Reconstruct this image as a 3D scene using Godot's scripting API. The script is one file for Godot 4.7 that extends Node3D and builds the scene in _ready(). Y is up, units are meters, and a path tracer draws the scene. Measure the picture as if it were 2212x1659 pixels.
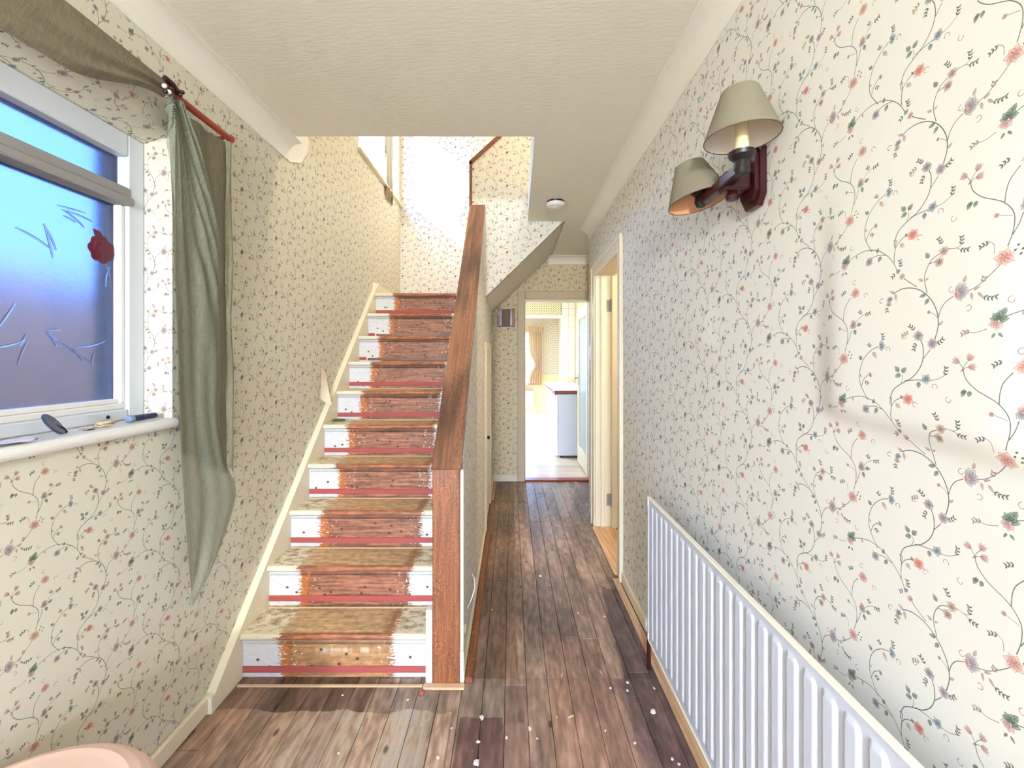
extends Node3D
# A tired 1930s hallway: stairs on the left, passage to the kitchen, flowered paper on every wall.
# Depth d runs away from the camera (z = -d); x to the right, y up; the floor is y = 0.

const EYE := 1.31
const XL := -1.137        # face of the left wall
const XR := 0.655         # face of the right wall
const CEIL := 2.40
const RISE := 0.1844
const GOING := 0.1975
const D1 := 1.791         # front of the first nosing

var used := {}
var M := {}
var rng := RandomNumberGenerator.new()


func _ready() -> void:
	rng.seed = 7
	# --- camera -------------------------------------------------------------
	var cam := Camera3D.new()
	cam.name = "camera"
	add_child(cam)
	cam.position = Vector3(0, EYE, 0)
	cam.set_frustum(0.05 * 1659.0 / 950.0, Vector2(0.05 / 950.0, -0.05 * 54.5 / 950.0), 0.05, 60.0)
	cam.current = true
	# --- sky, exposure, sun --------------------------------------------------
	var env := Environment.new()
	var sky := Sky.new()
	var sm := ProceduralSkyMaterial.new()
	sm.sky_top_color = Color(0.46, 0.68, 0.98)
	sm.sky_horizon_color = Color(0.52, 0.72, 1.0)
	sm.sky_curve = 0.18
	sm.ground_bottom_color = Color(0.30, 0.30, 0.26)
	sm.ground_horizon_color = Color(0.52, 0.54, 0.52)
	sm.sky_energy_multiplier = 4.0
	sm.ground_energy_multiplier = 1.6
	sky.sky_material = sm
	env.background_mode = Environment.BG_SKY
	env.sky = sky
	env.ambient_light_source = Environment.AMBIENT_SOURCE_SKY
	env.tonemap_mode = Environment.TONE_MAPPER_LINEAR
	env.tonemap_exposure = 1.45
	env.sdfgi_enabled = true
	env.ssao_enabled = true
	env.ssil_enabled = true
	var we := WorldEnvironment.new()
	we.name = "world_environment"
	we.environment = env
	add_child(we)
	var sun := DirectionalLight3D.new()
	sun.name = "sun"
	sun.light_color = Color(1.0, 0.95, 0.86)
	sun.light_energy = 9.0
	sun.light_angular_distance = 1.6
	sun.shadow_enabled = true
	sun.directional_shadow_max_distance = 40.0
	add_child(sun)
	sun.look_at_from_position(Vector3.ZERO, Vector3(1.0, -0.82, -0.6), Vector3.UP)
	# --- the place -------------------------------------------------------------
	make_materials()
	build_shell()
	build_windows()
	build_doors()
	build_floor()
	build_trims()
	build_stairs()
	build_banister()
	build_kitchen()
	build_outside()
	build_radiator()
	build_wall_lamp()
	build_fill_lights()
	build_curtains()
	build_small_things()


# ============================================================ helpers: meshes
class MB:
	var V := PackedVector3Array()
	var N := PackedVector3Array()
	var U := PackedVector2Array()
	var U2 := PackedVector2Array()
	var axis := -1                 # axis the wood grain follows, or -1 for flat mapping in metres
	var off := Vector2.ZERO
	var floor_map := false

	func uvf(p: Vector3, n: Vector3) -> Vector2:
		var a := n.abs()
		var dom := 0 if a.x >= a.y and a.x >= a.z else (1 if a.y >= a.z else 2)
		if axis >= 0:
			var g := axis if axis != dom else (axis + 1) % 3
			var o := 3 - g - dom
			return Vector2(p[g], p[o]) + off
		if dom == 0:
			return Vector2(-p.z if n.x > 0 else p.z, -p.y) + off
		if dom == 1:
			return Vector2(p.x, p.z) + off
		return Vector2(p.x if n.z > 0 else -p.x, -p.y) + off

	func corner(p: Vector3, n: Vector3, uv: Vector2) -> void:
		V.append(p)
		N.append(n)
		U.append(uv)
		if floor_map:
			U2.append(Vector2((p.x + 1.2) / 1.9, (-p.z + 0.4) / 5.2))

	# one triangle; n is the side that shows
	func tri(a: Vector3, b: Vector3, c: Vector3, n: Vector3) -> void:
		if (b - a).cross(c - a).dot(n) > 0:
			var t := b
			b = c
			c = t
		for p: Vector3 in [a, b, c]:
			corner(p, n, uvf(p, n))

	func face(pts: Array, n: Vector3) -> void:
		for i in range(1, pts.size() - 1):
			tri(pts[0], pts[i], pts[i + 1], n)

	# flat quad with its own texture corners (a, b, c, d in order round)
	func quad_uv(a: Vector3, b: Vector3, c: Vector3, d: Vector3, ua: Vector2, ub: Vector2, uc: Vector2, ud: Vector2) -> void:
		var n := (b - a).cross(d - a).normalized()
		smooth_tri([a, d, c], [n, n, n], [ua, ud, uc])
		smooth_tri([a, c, b], [n, n, n], [ua, uc, ub])

	func smooth_tri(p: Array, n: Array, uv: Array) -> void:
		var g: Vector3 = (p[1] - p[0]).cross(p[2] - p[0])
		var order := [0, 2, 1] if g.dot(n[0] + n[1] + n[2]) > 0 else [0, 1, 2]
		for i: int in order:
			corner(p[i], n[i], uv[i])

	func out_face(pts: Array, centre: Vector3) -> void:
		var n: Vector3 = (pts[1] - pts[0]).cross(pts[2] - pts[0])
		if n.length() < 1e-12:
			return
		n = n.normalized()
		var m := Vector3.ZERO
		for p: Vector3 in pts:
			m += p / pts.size()
		if n.dot(m - centre) < 0:
			n = -n
		face(pts, n)

	func box(lo: Vector3, hi: Vector3, bev := 0.0) -> void:
		var c := (lo + hi) / 2
		var at := func(s: Array, fa: int) -> Vector3:
			var p := Vector3.ZERO
			for t in 3:
				var ins: float = 0.0 if t == fa else bev
				p[t] = (hi[t] - ins) if s[t] > 0 else (lo[t] + ins)
			return p
		for a in 3:
			var b := (a + 1) % 3
			var d := (a + 2) % 3
			for s in [-1, 1]:
				var q := []
				for k: Array in [[-1, -1], [1, -1], [1, 1], [-1, 1]]:
					var sg := [0, 0, 0]
					sg[a] = s
					sg[b] = k[0]
					sg[d] = k[1]
					q.append(at.call(sg, a))
				out_face(q, c)
		if bev <= 0.0:
			return
		for a in 3:
			var b := (a + 1) % 3
			var d := (a + 2) % 3
			for s in [-1, 1]:
				for t in [-1, 1]:
					var q := []
					for k: Array in [[-1, b], [1, b], [1, d], [-1, d]]:
						var sg := [0, 0, 0]
						sg[a] = k[0]
						sg[b] = s
						sg[d] = t
						q.append(at.call(sg, k[1]))
					out_face(q, c)
		for i in [-1, 1]:
			for j in [-1, 1]:
				for k in [-1, 1]:
					out_face([at.call([i, j, k], 0), at.call([i, j, k], 1), at.call([i, j, k], 2)], c)

	# a polygon pushed along an axis. axis 0: points are (d, y); 1: (x, d); 2: (x, y) pushed along d
	func prism(poly: Array, ax: int, a0: float, a1: float) -> void:
		var put := func(p: Vector2, a: float) -> Vector3:
			return Vector3(a, p.y, -p.x) if ax == 0 else (Vector3(p.x, a, -p.y) if ax == 1 else Vector3(p.x, p.y, -a))
		var pk := PackedVector2Array(poly)
		var idx := Geometry2D.triangulate_polygon(pk)
		var axis_n: Vector3 = (put.call(Vector2.ZERO, 1.0) - put.call(Vector2.ZERO, 0.0)).normalized()
		for i in range(0, idx.size(), 3):
			tri(put.call(pk[idx[i]], a0), put.call(pk[idx[i + 1]], a0), put.call(pk[idx[i + 2]], a0), -axis_n * signf(a1 - a0))
			tri(put.call(pk[idx[i]], a1), put.call(pk[idx[i + 1]], a1), put.call(pk[idx[i + 2]], a1), axis_n * signf(a1 - a0))
		var area := 0.0
		for i in pk.size():
			area += pk[i].cross(pk[(i + 1) % pk.size()])
		for i in pk.size():
			var p := pk[i]
			var q := pk[(i + 1) % pk.size()]
			var o2 := Vector2((q - p).y, -(q - p).x) * signf(area)
			var n: Vector3 = (put.call(o2, 0.0) - put.call(Vector2.ZERO, 0.0)).normalized()
			face([put.call(p, a0), put.call(q, a0), put.call(q, a1), put.call(p, a1)], n)

	# a turned shape: profile of (radius, height), outside to the right as it is walked upwards
	func lathe(prof: Array, segs: int, xf := Transform3D()) -> void:
		for i in prof.size() - 1:
			var p: Vector2 = prof[i]
			var q: Vector2 = prof[i + 1]
			var e := q - p
			if e.length() < 1e-9:
				continue
			var n2 := Vector2(e.y, -e.x).normalized()
			for k in segs:
				var a := TAU * k / segs
				var b := TAU * (k + 1) / segs
				var ca := Vector3(cos(a), 0, sin(a))
				var cb := Vector3(cos(b), 0, sin(b))
				var up := Vector3.UP
				var pts := [xf * (ca * p.x + up * p.y), xf * (cb * p.x + up * p.y), xf * (cb * q.x + up * q.y), xf * (ca * q.x + up * q.y)]
				var nn := [(xf.basis * (ca * n2.x + up * n2.y)).normalized(), (xf.basis * (cb * n2.x + up * n2.y)).normalized()]
				var uv := [Vector2(a * 0.1, p.y), Vector2(b * 0.1, p.y), Vector2(b * 0.1, q.y), Vector2(a * 0.1, q.y)]
				smooth_tri([pts[0], pts[1], pts[2]], [nn[0], nn[1], nn[1]], [uv[0], uv[1], uv[2]])
				smooth_tri([pts[0], pts[2], pts[3]], [nn[0], nn[1], nn[0]], [uv[0], uv[2], uv[3]])

	func tube(path: Array, r: float, sides := 8) -> void:
		var rings := []
		for i in path.size():
			var t: Vector3 = (path[mini(i + 1, path.size() - 1)] - path[maxi(i - 1, 0)]).normalized()
			var s := t.cross(Vector3.UP if absf(t.y) < 0.9 else Vector3.RIGHT).normalized()
			var u := s.cross(t)
			var ring := []
			for k in sides:
				var a := TAU * k / sides
				ring.append(s * cos(a) + u * sin(a))
			rings.append(ring)
		for i in path.size() - 1:
			for k in sides:
				var l := (k + 1) % sides
				var a: Vector3 = rings[i][k]
				var b: Vector3 = rings[i][l]
				var c: Vector3 = rings[i + 1][l]
				var d: Vector3 = rings[i + 1][k]
				var pa: Vector3 = path[i]
				var pb: Vector3 = path[i + 1]
				var z := Vector2(i * 0.02, 0)
				smooth_tri([pa + a * r, pb + d * r, pb + c * r], [a, d, c], [z, z, z])
				smooth_tri([pa + a * r, pb + c * r, pa + b * r], [a, c, b], [z, z, z])
		for e in [0, path.size() - 1]:
			var pts := []
			for k in sides:
				pts.append(path[e] + rings[e][k] * r)
			var nn: Vector3 = (path[1] - path[0]).normalized() * -1.0 if e == 0 else (path[e] - path[e - 1]).normalized()
			face(pts, nn)

	# a grid of points with smooth normals; toward tells which side shows
	func sheet(rows: Array, toward: Vector3, uvs := []) -> void:
		var nr := rows.size()
		var nc: int = rows[0].size()
		var ns := []
		for i in nr:
			var line := []
			for j in nc:
				var du: Vector3 = rows[i][mini(j + 1, nc - 1)] - rows[i][maxi(j - 1, 0)]
				var dv: Vector3 = rows[mini(i + 1, nr - 1)][j] - rows[maxi(i - 1, 0)][j]
				var n := du.cross(dv)
				n = n.normalized() if n.length() > 1e-12 else toward
				line.append(n if n.dot(toward) >= 0 else -n)
			ns.append(line)
		for i in nr - 1:
			for j in nc - 1:
				var ix := [[i, j], [i, j + 1], [i + 1, j + 1], [i + 1, j]]
				var p := []
				var n := []
				var t := []
				for k: Array in ix:
					p.append(rows[k[0]][k[1]])
					n.append(ns[k[0]][k[1]])
					t.append(uvs[k[0]][k[1]] if uvs.size() else uvf(rows[k[0]][k[1]], toward))
				var flip: bool = (p[1] - p[0]).cross(p[2] - p[0]).dot(n[0]) > 0
				if flip:
					smooth_tri([p[0], p[2], p[1]], [n[0], n[2], n[1]], [t[0], t[2], t[1]])
					smooth_tri([p[0], p[3], p[2]], [n[0], n[3], n[2]], [t[0], t[3], t[2]])
				else:
					smooth_tri([p[0], p[1], p[2]], [n[0], n[1], n[2]], [t[0], t[1], t[2]])
					smooth_tri([p[0], p[2], p[3]], [n[0], n[2], n[3]], [t[0], t[2], t[3]])

	func mesh() -> ArrayMesh:
		var arr := []
		arr.resize(Mesh.ARRAY_MAX)
		arr[Mesh.ARRAY_VERTEX] = V
		arr[Mesh.ARRAY_NORMAL] = N
		arr[Mesh.ARRAY_TEX_UV] = U
		if floor_map:
			arr[Mesh.ARRAY_TEX_UV2] = U2
		var m := ArrayMesh.new()
		m.add_surface_from_arrays(Mesh.PRIMITIVE_TRIANGLES, arr)
		return m


func P(x: float, y: float, d: float) -> Vector3:
	return Vector3(x, y, -d)


# a box given by x, y and depth ranges
func bx(b: MB, x0: float, x1: float, y0: float, y1: float, d0: float, d1: float, bev := 0.0) -> void:
	b.box(Vector3(x0, y0, -d1), Vector3(x1, y1, -d0), bev)


func box_mb(x0: float, x1: float, y0: float, y1: float, d0: float, d1: float, bev := 0.0, axis := -1) -> MB:
	var b := MB.new()
	b.axis = axis
	if axis >= 0:
		b.off = Vector2(rng.randf() * 3, rng.randf() * 3)
	bx(b, x0, x1, y0, y1, d0, d1, bev)
	return b


# ============================================================ helpers: nodes
func numbered(called: String) -> String:
	var n: int = used.get(called, 0)
	used[called] = n + 1
	return called if n == 0 else "%s_%03d" % [called, n]


func put(called: String, b: MB, m: Material, parent: Node = null) -> MeshInstance3D:
	var o := MeshInstance3D.new()
	o.mesh = b.mesh()
	o.material_override = null
	o.mesh.surface_set_material(0, m)
	o.name = called if parent else numbered(called)
	(parent if parent else self).add_child(o, true)
	return o


func struct(called: String, b: MB, m: Material, label := "") -> MeshInstance3D:
	var o := put(called, b, m)
	o.set_meta("kind", "structure")
	if label:
		o.set_meta("label", label)
		o.set_meta("category", called.split("_")[0])
	return o


func thing(called: String, label: String, category: String, at := Vector3.ZERO, group := "", kind := "") -> Node3D:
	var o := Node3D.new()
	o.name = numbered(called)
	add_child(o)
	o.position = at
	tag(o, label, category, group)
	if kind:
		o.set_meta("kind", kind)
	return o


func tag(o: Node, label: String, category: String, group := "") -> Node:
	o.set_meta("label", label)
	o.set_meta("category", category)
	if group:
		o.set_meta("group", group)
	return o


# ============================================================ materials
func mat(c: Color, rough := 0.6, spec := 0.5) -> StandardMaterial3D:
	var m := StandardMaterial3D.new()
	m.albedo_color = c
	m.roughness = rough
	m.metallic_specular = spec
	return m


func rgb(r: float, g: float, b: float) -> Color:
	return Color(r / 255.0, g / 255.0, b / 255.0)


func noise_tex(freq: float, size := 512, octaves := 4, seed_ := 1) -> NoiseTexture2D:
	var n := FastNoiseLite.new()
	n.seed = seed_
	n.noise_type = FastNoiseLite.TYPE_SIMPLEX_SMOOTH
	n.frequency = freq
	n.fractal_octaves = octaves
	var t := NoiseTexture2D.new()
	t.width = size
	t.height = size
	t.seamless = true
	t.noise = n
	return t


func bump(m: StandardMaterial3D, tex: Texture2D, cm: float) -> void:
	m.heightmap_enabled = true
	m.heightmap_texture = tex
	m.heightmap_scale = cm


func fnl(freq: float, seed_: int, oct := 3) -> FastNoiseLite:
	var n := FastNoiseLite.new()
	n.seed = seed_
	n.noise_type = FastNoiseLite.TYPE_SIMPLEX_SMOOTH
	n.frequency = freq
	n.fractal_octaves = oct
	return n


func tex_from(w: int, h: int, data: PackedByteArray, alpha := false) -> ImageTexture:
	var im := Image.create_from_data(w, h, false, Image.FORMAT_RGBA8 if alpha else Image.FORMAT_RGB8, data)
	return ImageTexture.create_from_image(im)


# grain runs along u; base and dark are colours, rings makes the wavy cathedral figure
func wood_tex(w: int, h: int, base: Color, dark: Color, seed_: int, wave := 0.0, knots := 0) -> ImageTexture:
	var n1 := fnl(0.012, seed_)
	var n2 := fnl(0.03, seed_ + 5)
	var data := PackedByteArray()
	data.resize(w * h * 3)
	var r := RandomNumberGenerator.new()
	r.seed = seed_
	var ks := []
	for i in knots:
		ks.append(Vector3(r.randf() * w, r.randf() * h, r.randf_range(3, 7)))
	var i := 0
	for y in h:
		for x in w:
			var g := n1.get_noise_2d(x * 0.35, y * 5.0) * 0.6
			if wave > 0.0:
				var mid := (y - h * 0.5 + n1.get_noise_2d(x * 0.8, 5.0) * h * 0.5) / (h * 0.28)
				var ring := x / 16.0 + mid * mid * 0.9 + n2.get_noise_2d(x * 1.0, y * 1.6) * 2.6
				g = g * 0.5 + (absf(fposmod(ring, 1.0) - 0.5) * 2.0 - 0.5) * wave * (0.65 + 1.2 * n1.get_noise_2d(x * 0.5 + 90, y * 0.7))
			var t := clampf(0.45 + g + n2.get_noise_2d(x * 1.5, y * 40.0) * 0.25, 0, 1)
			var c := base.lerp(dark, t)
			for k: Vector3 in ks:
				var dd := Vector2((x - k.x) * 0.6, y - k.y).length()
				if dd < k.z * 2.5:
					c = c.lerp(dark.darkened(0.45), clampf(1.6 - dd / k.z, 0, 0.85))
			data[i] = int(c.r * 255)
			data[i + 1] = int(c.g * 255)
			data[i + 2] = int(c.b * 255)
			i += 3
	return tex_from(w, h, data)


func wood_mat(tex: Texture2D, rough: float, su: float, sv: float, tint := Color.WHITE) -> StandardMaterial3D:
	var m := mat(tint, rough)
	m.albedo_texture = tex
	m.uv1_scale = Vector3(su, sv, 1)
	return m


func make_materials() -> void:
	var paper := wallpaper_tex()
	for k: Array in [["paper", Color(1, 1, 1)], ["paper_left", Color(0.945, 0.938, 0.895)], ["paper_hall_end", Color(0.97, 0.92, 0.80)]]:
		var m := mat(k[1], 0.75, 0.35)
		m.albedo_texture = paper
		m.uv1_scale = Vector3(1 / 0.54, 1 / 0.264, 1)
		m.uv1_offset = Vector3(0.922 / 0.54, 1.31 / 0.264, 0)
		M[k[0]] = m
	M.plaster = mat(rgb(238, 232, 214), 0.7, 0.3)
	var rip := noise_tex(0.02, 512, 4, 4)
	bump(M.plaster, rip, 0.05)
	M.plaster.uv1_scale = Vector3(1.6, 5.5, 1)
	M.coving = mat(rgb(241, 237, 222), 0.5)
	M.white = mat(rgb(236, 232, 226), 0.4)
	M.cream = mat(rgb(232, 220, 192), 0.45)
	M.cream_dark = mat(rgb(205, 184, 150), 0.55)
	M.frame = mat(rgb(216, 220, 226), 0.4)
	M.frame_grey = mat(rgb(150, 146, 144), 0.55)
	M.radiator = mat(rgb(212, 217, 228), 0.3)  # bluish cast of the daylight on the panel, put into the colour
	M.radiator_top = mat(rgb(240, 232, 214), 0.35)
	M.pine = wood_mat(wood_tex(512, 128, rgb(228, 194, 160), rgb(180, 136, 98), 11), 0.6, 1.2, 5.0)
	M.oak = wood_mat(wood_tex(768, 192, rgb(172, 108, 66), rgb(84, 44, 24), 21, 0.85), 0.42, 1.0, 5.5)
	M.oak_cap = wood_mat(wood_tex(768, 192, rgb(178, 124, 92), rgb(96, 66, 52), 23, 0.55), 0.42, 0.4, 5.5)
	cap_wear(M.oak_cap)
	M.darkwood = mat(rgb(50, 12, 16), 0.28)
	M.black = mat(rgb(24, 14, 18), 0.4)
	M.red = mat(rgb(164, 76, 70), 0.7)
	M.polewood = mat(rgb(150, 58, 38), 0.35)
	M.brass = mat(rgb(190, 160, 90), 0.3)
	M.brass.metallic = 0.9
	M.pane = mat(Color(0.92, 0.96, 1.0, 0.06), 0.0)
	M.pane.transparency = BaseMaterial3D.TRANSPARENCY_ALPHA
	var g := mat(Color(0.285, 0.29, 0.36, 0.0), 0.21)
	g.refraction_enabled = true
	g.refraction_scale = 0.05
	bump(g, glass_tex(), 0.22)
	g.uv1_scale = Vector3(1 / 1.0, 1 / 1.0, 1)
	M.obscure = g
	M.shade = mat(rgb(120, 113, 94), 0.9)
	M.shade.backlight = Color(0.10, 0.09, 0.07)
	M.shade.backlight_enabled = true
	M.shade_in = mat(rgb(226, 212, 192), 0.8)
	M.shade_in_orange = mat(rgb(214, 158, 112), 0.8)  # orange-brown lining of the slipped shade
	M.candle = mat(rgb(222, 204, 160), 0.5)
	for k: Array in [["voile", rgb(146, 149, 130), 0.66], ["voile_dark", rgb(134, 128, 107), 0.93]]:
		var v := mat(Color(k[1].r, k[1].g, k[1].b, k[2]), 0.95, 0.2)
		v.transparency = BaseMaterial3D.TRANSPARENCY_ALPHA
		v.cull_mode = BaseMaterial3D.CULL_DISABLED
		v.backlight_enabled = true
		v.backlight = Color(0.5, 0.52, 0.45)
		v.albedo_texture = weave_tex(k[1])
		v.albedo_color = Color(1, 1, 1, k[2])
		v.uv1_scale = Vector3(2.2, 2.2, 1)
		M[k[0]] = v
	M.rim = mat(rgb(84, 62, 44), 0.6)
	M.chip = mat(rgb(226, 220, 212), 0.8)
	M.splinter = mat(rgb(206, 178, 140), 0.8)
	M.pink = mat(rgb(240, 206, 194), 0.9)
	M.pink.rim_enabled = true
	M.pink.rim = 0.5


func cap_wear(m: StandardMaterial3D) -> void:   # the hand-worn, grubby middle of the capping
	var n := fnl(0.012, 31)
	var data := PackedByteArray()
	var w := 256
	var h := 64
	data.resize(w * h * 3)
	var i := 0
	for y in h:
		for x in w:
			var t := clampf(0.35 + n.get_noise_2d(x * 1.2, y * 2.0) * 1.5, 0, 1)
			var c := Color(1, 0.97, 0.93).lerp(Color(0.62, 0.62, 0.64), t)
			for k in 3:
				data[i + k] = int(c[k] * 255)
			i += 3
	m.detail_enabled = true
	m.detail_albedo = tex_from(w, h, data)
	m.detail_blend_mode = BaseMaterial3D.BLEND_MODE_MUL


func weave_tex(c: Color) -> ImageTexture:
	var n := fnl(0.03, 3, 2)
	var w := 512
	var data := PackedByteArray()
	data.resize(w * w * 3)
	var i := 0
	for y in w:
		for x in w:
			var t := 1.0 + n.get_noise_2d(x * 6.0, y * 0.5) * 0.10 + n.get_noise_2d(x * 0.6, y * 9.0) * 0.07
			data[i] = int(clampf(c.r * t, 0, 1) * 255)
			data[i + 1] = int(clampf(c.g * t, 0, 1) * 255)
			data[i + 2] = int(clampf(c.b * t, 0, 1) * 255)
			i += 3
	return tex_from(w, w, data)


# relief of the obscure glass: bunches of long blades that fan out, on a pebbled ground
func glass_tex() -> ImageTexture:
	var w := 1024
	var n := fnl(0.05, 77, 3)
	var f := PackedFloat32Array()
	f.resize(w * w)
	for y in w:
		for x in w:
			f[y * w + x] = 0.35 + n.get_noise_2d(x, y) * 0.015
	var r := RandomNumberGenerator.new()
	r.seed = 5
	for b in 34:
		var o := Vector2(r.randf() * w, r.randf() * w)
		var a0 := r.randf() * TAU
		for k in r.randi_range(2, 6):
			var a := a0 + r.randf_range(-0.8, 0.8)
			var l := r.randf_range(30, 120)
			var bend := r.randf_range(-0.6, 0.6)
			var s := o + Vector2(r.randf_range(-14, 14), r.randf_range(-14, 14))
			var steps := int(l * 1.5)
			for t in steps:
				var q := float(t) / steps
				s += Vector2(cos(a + bend * q), sin(a + bend * q)) * l / steps
				var rad := 1.4 * sin(PI * q) + 0.5
				for yy in range(int(s.y - 3), int(s.y + 4)):
					for xx in range(int(s.x - 3), int(s.x + 4)):
						var dd := Vector2(xx, yy).distance_to(s) / rad
						if dd < 1.0:
							var ix := posmod(yy, w) * w + posmod(xx, w)
							f[ix] = maxf(f[ix], 0.35 + 0.6 * (1.0 - dd * dd))
	var data := PackedByteArray()
	data.resize(w * w * 3)
	for i in w * w:
		var v := int(clampf(f[i], 0, 1) * 255)
		data[i * 3] = v
		data[i * 3 + 1] = v
		data[i * 3 + 2] = v
	return tex_from(w, w, data)


# ============================================================ the flowered wallpaper, printed flat
const PW := 1536
const PH := 768
var pap := PackedByteArray()

const STEM := Color(0.32, 0.35, 0.32)
const SAGE := Color(0.47, 0.54, 0.48)
const SAGE_LINE := Color(0.18, 0.23, 0.20)
const ROSE := Color(0.80, 0.64, 0.60)
const ROSE_LINE := Color(0.54, 0.36, 0.36)
const CORAL := Color(0.82, 0.63, 0.57)
const CORAL_LINE := Color(0.60, 0.36, 0.32)
const LILAC := Color(0.64, 0.61, 0.63)
const LILAC_LINE := Color(0.34, 0.31, 0.36)
const BLUE := Color(0.58, 0.63, 0.66)
const BLUE_LINE := Color(0.31, 0.36, 0.42)
const PEACH := Color(0.78, 0.66, 0.58)
const PEACH_LINE := Color(0.46, 0.34, 0.31)
const DARK := Color(0.20, 0.22, 0.20)


func dab(x: int, y: int, c: Color, a: float) -> void:
	var i := (posmod(y, PH) * PW + posmod(x, PW)) * 3
	pap[i] = int(lerpf(pap[i], c.r * 255, a))
	pap[i + 1] = int(lerpf(pap[i + 1], c.g * 255, a))
	pap[i + 2] = int(lerpf(pap[i + 2], c.b * 255, a))


# millimetres on the roll to pixels; every motif is printed twice, the second half a drop lower
func spots(x: float, y: float) -> Array:
	return [Vector2(x * PW / 540.0, -y * PH / 264.0), Vector2((x + 270) * PW / 540.0, -(y + 132) * PH / 264.0)]


func leaf(x: float, y: float, deg: float, l: float, wide: float, fill: Color, line: Color, vein := true) -> void:
	var s := PW / 540.0
	var dir := Vector2.from_angle(-deg_to_rad(deg))
	var side := dir.orthogonal()
	for o: Vector2 in spots(x, y):
		var reach := l * s + 2
		for py in range(int(o.y - reach), int(o.y + reach) + 1):
			for px in range(int(o.x - reach), int(o.x + reach) + 1):
				var q := (Vector2(px, py) - o) / s
				var t := q.dot(dir) / l
				if t < -0.02 or t > 1.02:
					continue
				var hw := wide * 0.5 * sin(PI * pow(clampf(t, 0, 1), 0.75))
				var e := hw - absf(q.dot(side))
				if e < -0.25:
					continue
				var a := clampf(e / 0.5 + 0.5, 0, 1)
				if e < 0.5:
					dab(px, py, line, a * 0.8)
				elif vein and absf(q.dot(side)) < 0.35 and t < 0.75:
					dab(px, py, line, 0.7)
				else:
					dab(px, py, fill.lerp(line, clampf(0.42 - t * 0.7, 0, 0.42)).lerp(Color(0.93, 0.9, 0.87), (0.16 + 0.38 * smoothstep(0.4, 1.0, t)) * (0.3 if line == SAGE_LINE or line == DARK else 1.0)), a * 0.8)


func stroke(pts: Array, r: float, c: Color) -> void:
	var s := PW / 540.0
	var line := PackedVector2Array()
	for i in pts.size() - 1:
		var p0: Vector2 = pts[maxi(i - 1, 0)]
		var p1: Vector2 = pts[i]
		var p2: Vector2 = pts[i + 1]
		var p3: Vector2 = pts[mini(i + 2, pts.size() - 1)]
		var n := maxi(2, int(p1.distance_to(p2) * s / 1.2))
		for k in n:
			line.append(p1.cubic_interpolate(p2, p0, p3, float(k) / n))
	line.append(pts[-1])
	for p in line:
		for o: Vector2 in spots(p.x, p.y):
			for py in range(int(o.y - 2), int(o.y + 3)):
				for px in range(int(o.x - 2), int(o.x + 3)):
					var a := clampf(r * s - Vector2(px, py).distance_to(o) + 0.5, 0, 1)
					if a > 0:
						dab(px, py, c, a * 0.55)


func vine(pts: Array, r := 0.6) -> void:
	var v := []
	for i in range(0, pts.size(), 2):
		v.append(Vector2(pts[i], pts[i + 1]))
	stroke(v, r, STEM)


func bloom(x: float, y: float, r: float, n: int, rot: float, fill: Color, line: Color, heart: Color, spread := 360.0) -> void:
	for k in n:
		var a := rot + spread * (k / float(n if spread >= 360 else n - 1))
		leaf(x, y, a, r * 0.92 * (0.88 + 0.2 * fmod(k * 0.618 + x * 0.1, 1.0)), r * 0.72, fill, line, k % 2 == 0)
	for k in 5:
		var a := k * 1.257 + x
		stroke([Vector2(x, y) + Vector2.from_angle(a) * r * 0.2, Vector2(x, y) + Vector2.from_angle(a) * r * 0.36], 0.5, heart)


func sprig(x: float, y: float, deg: float, n: int, c := DARK) -> void:   # pairs of tiny leaflets
	var dir := Vector2.from_angle(deg_to_rad(deg))
	for k in n:
		dir = dir.rotated(0.16)
		deg += 9.0
		var p := Vector2(x, y) + dir * k * 4.4
		leaf(p.x, p.y, deg + 48, 5.6, 2.3, c.lightened(0.15), c, false)
		leaf(p.x, p.y, deg - 42, 5.2, 2.2, c.lightened(0.15), c, false)


func curl(x: float, y: float, deg: float, c: Color) -> void:
	var pts := []
	for k in 9:
		var t := k / 8.0
		pts.append(Vector2(x, y) + Vector2.from_angle(deg_to_rad(deg + 260 * t)) * (5.0 * (1.0 - t * 0.45)))
	stroke(pts, 0.45, c)


func bell(x: float, y: float, deg: float) -> void:
	for a in [-24, 0, 24]:
		leaf(x, y, deg + a, 11, 5.2, ROSE, ROSE_LINE)


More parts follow.
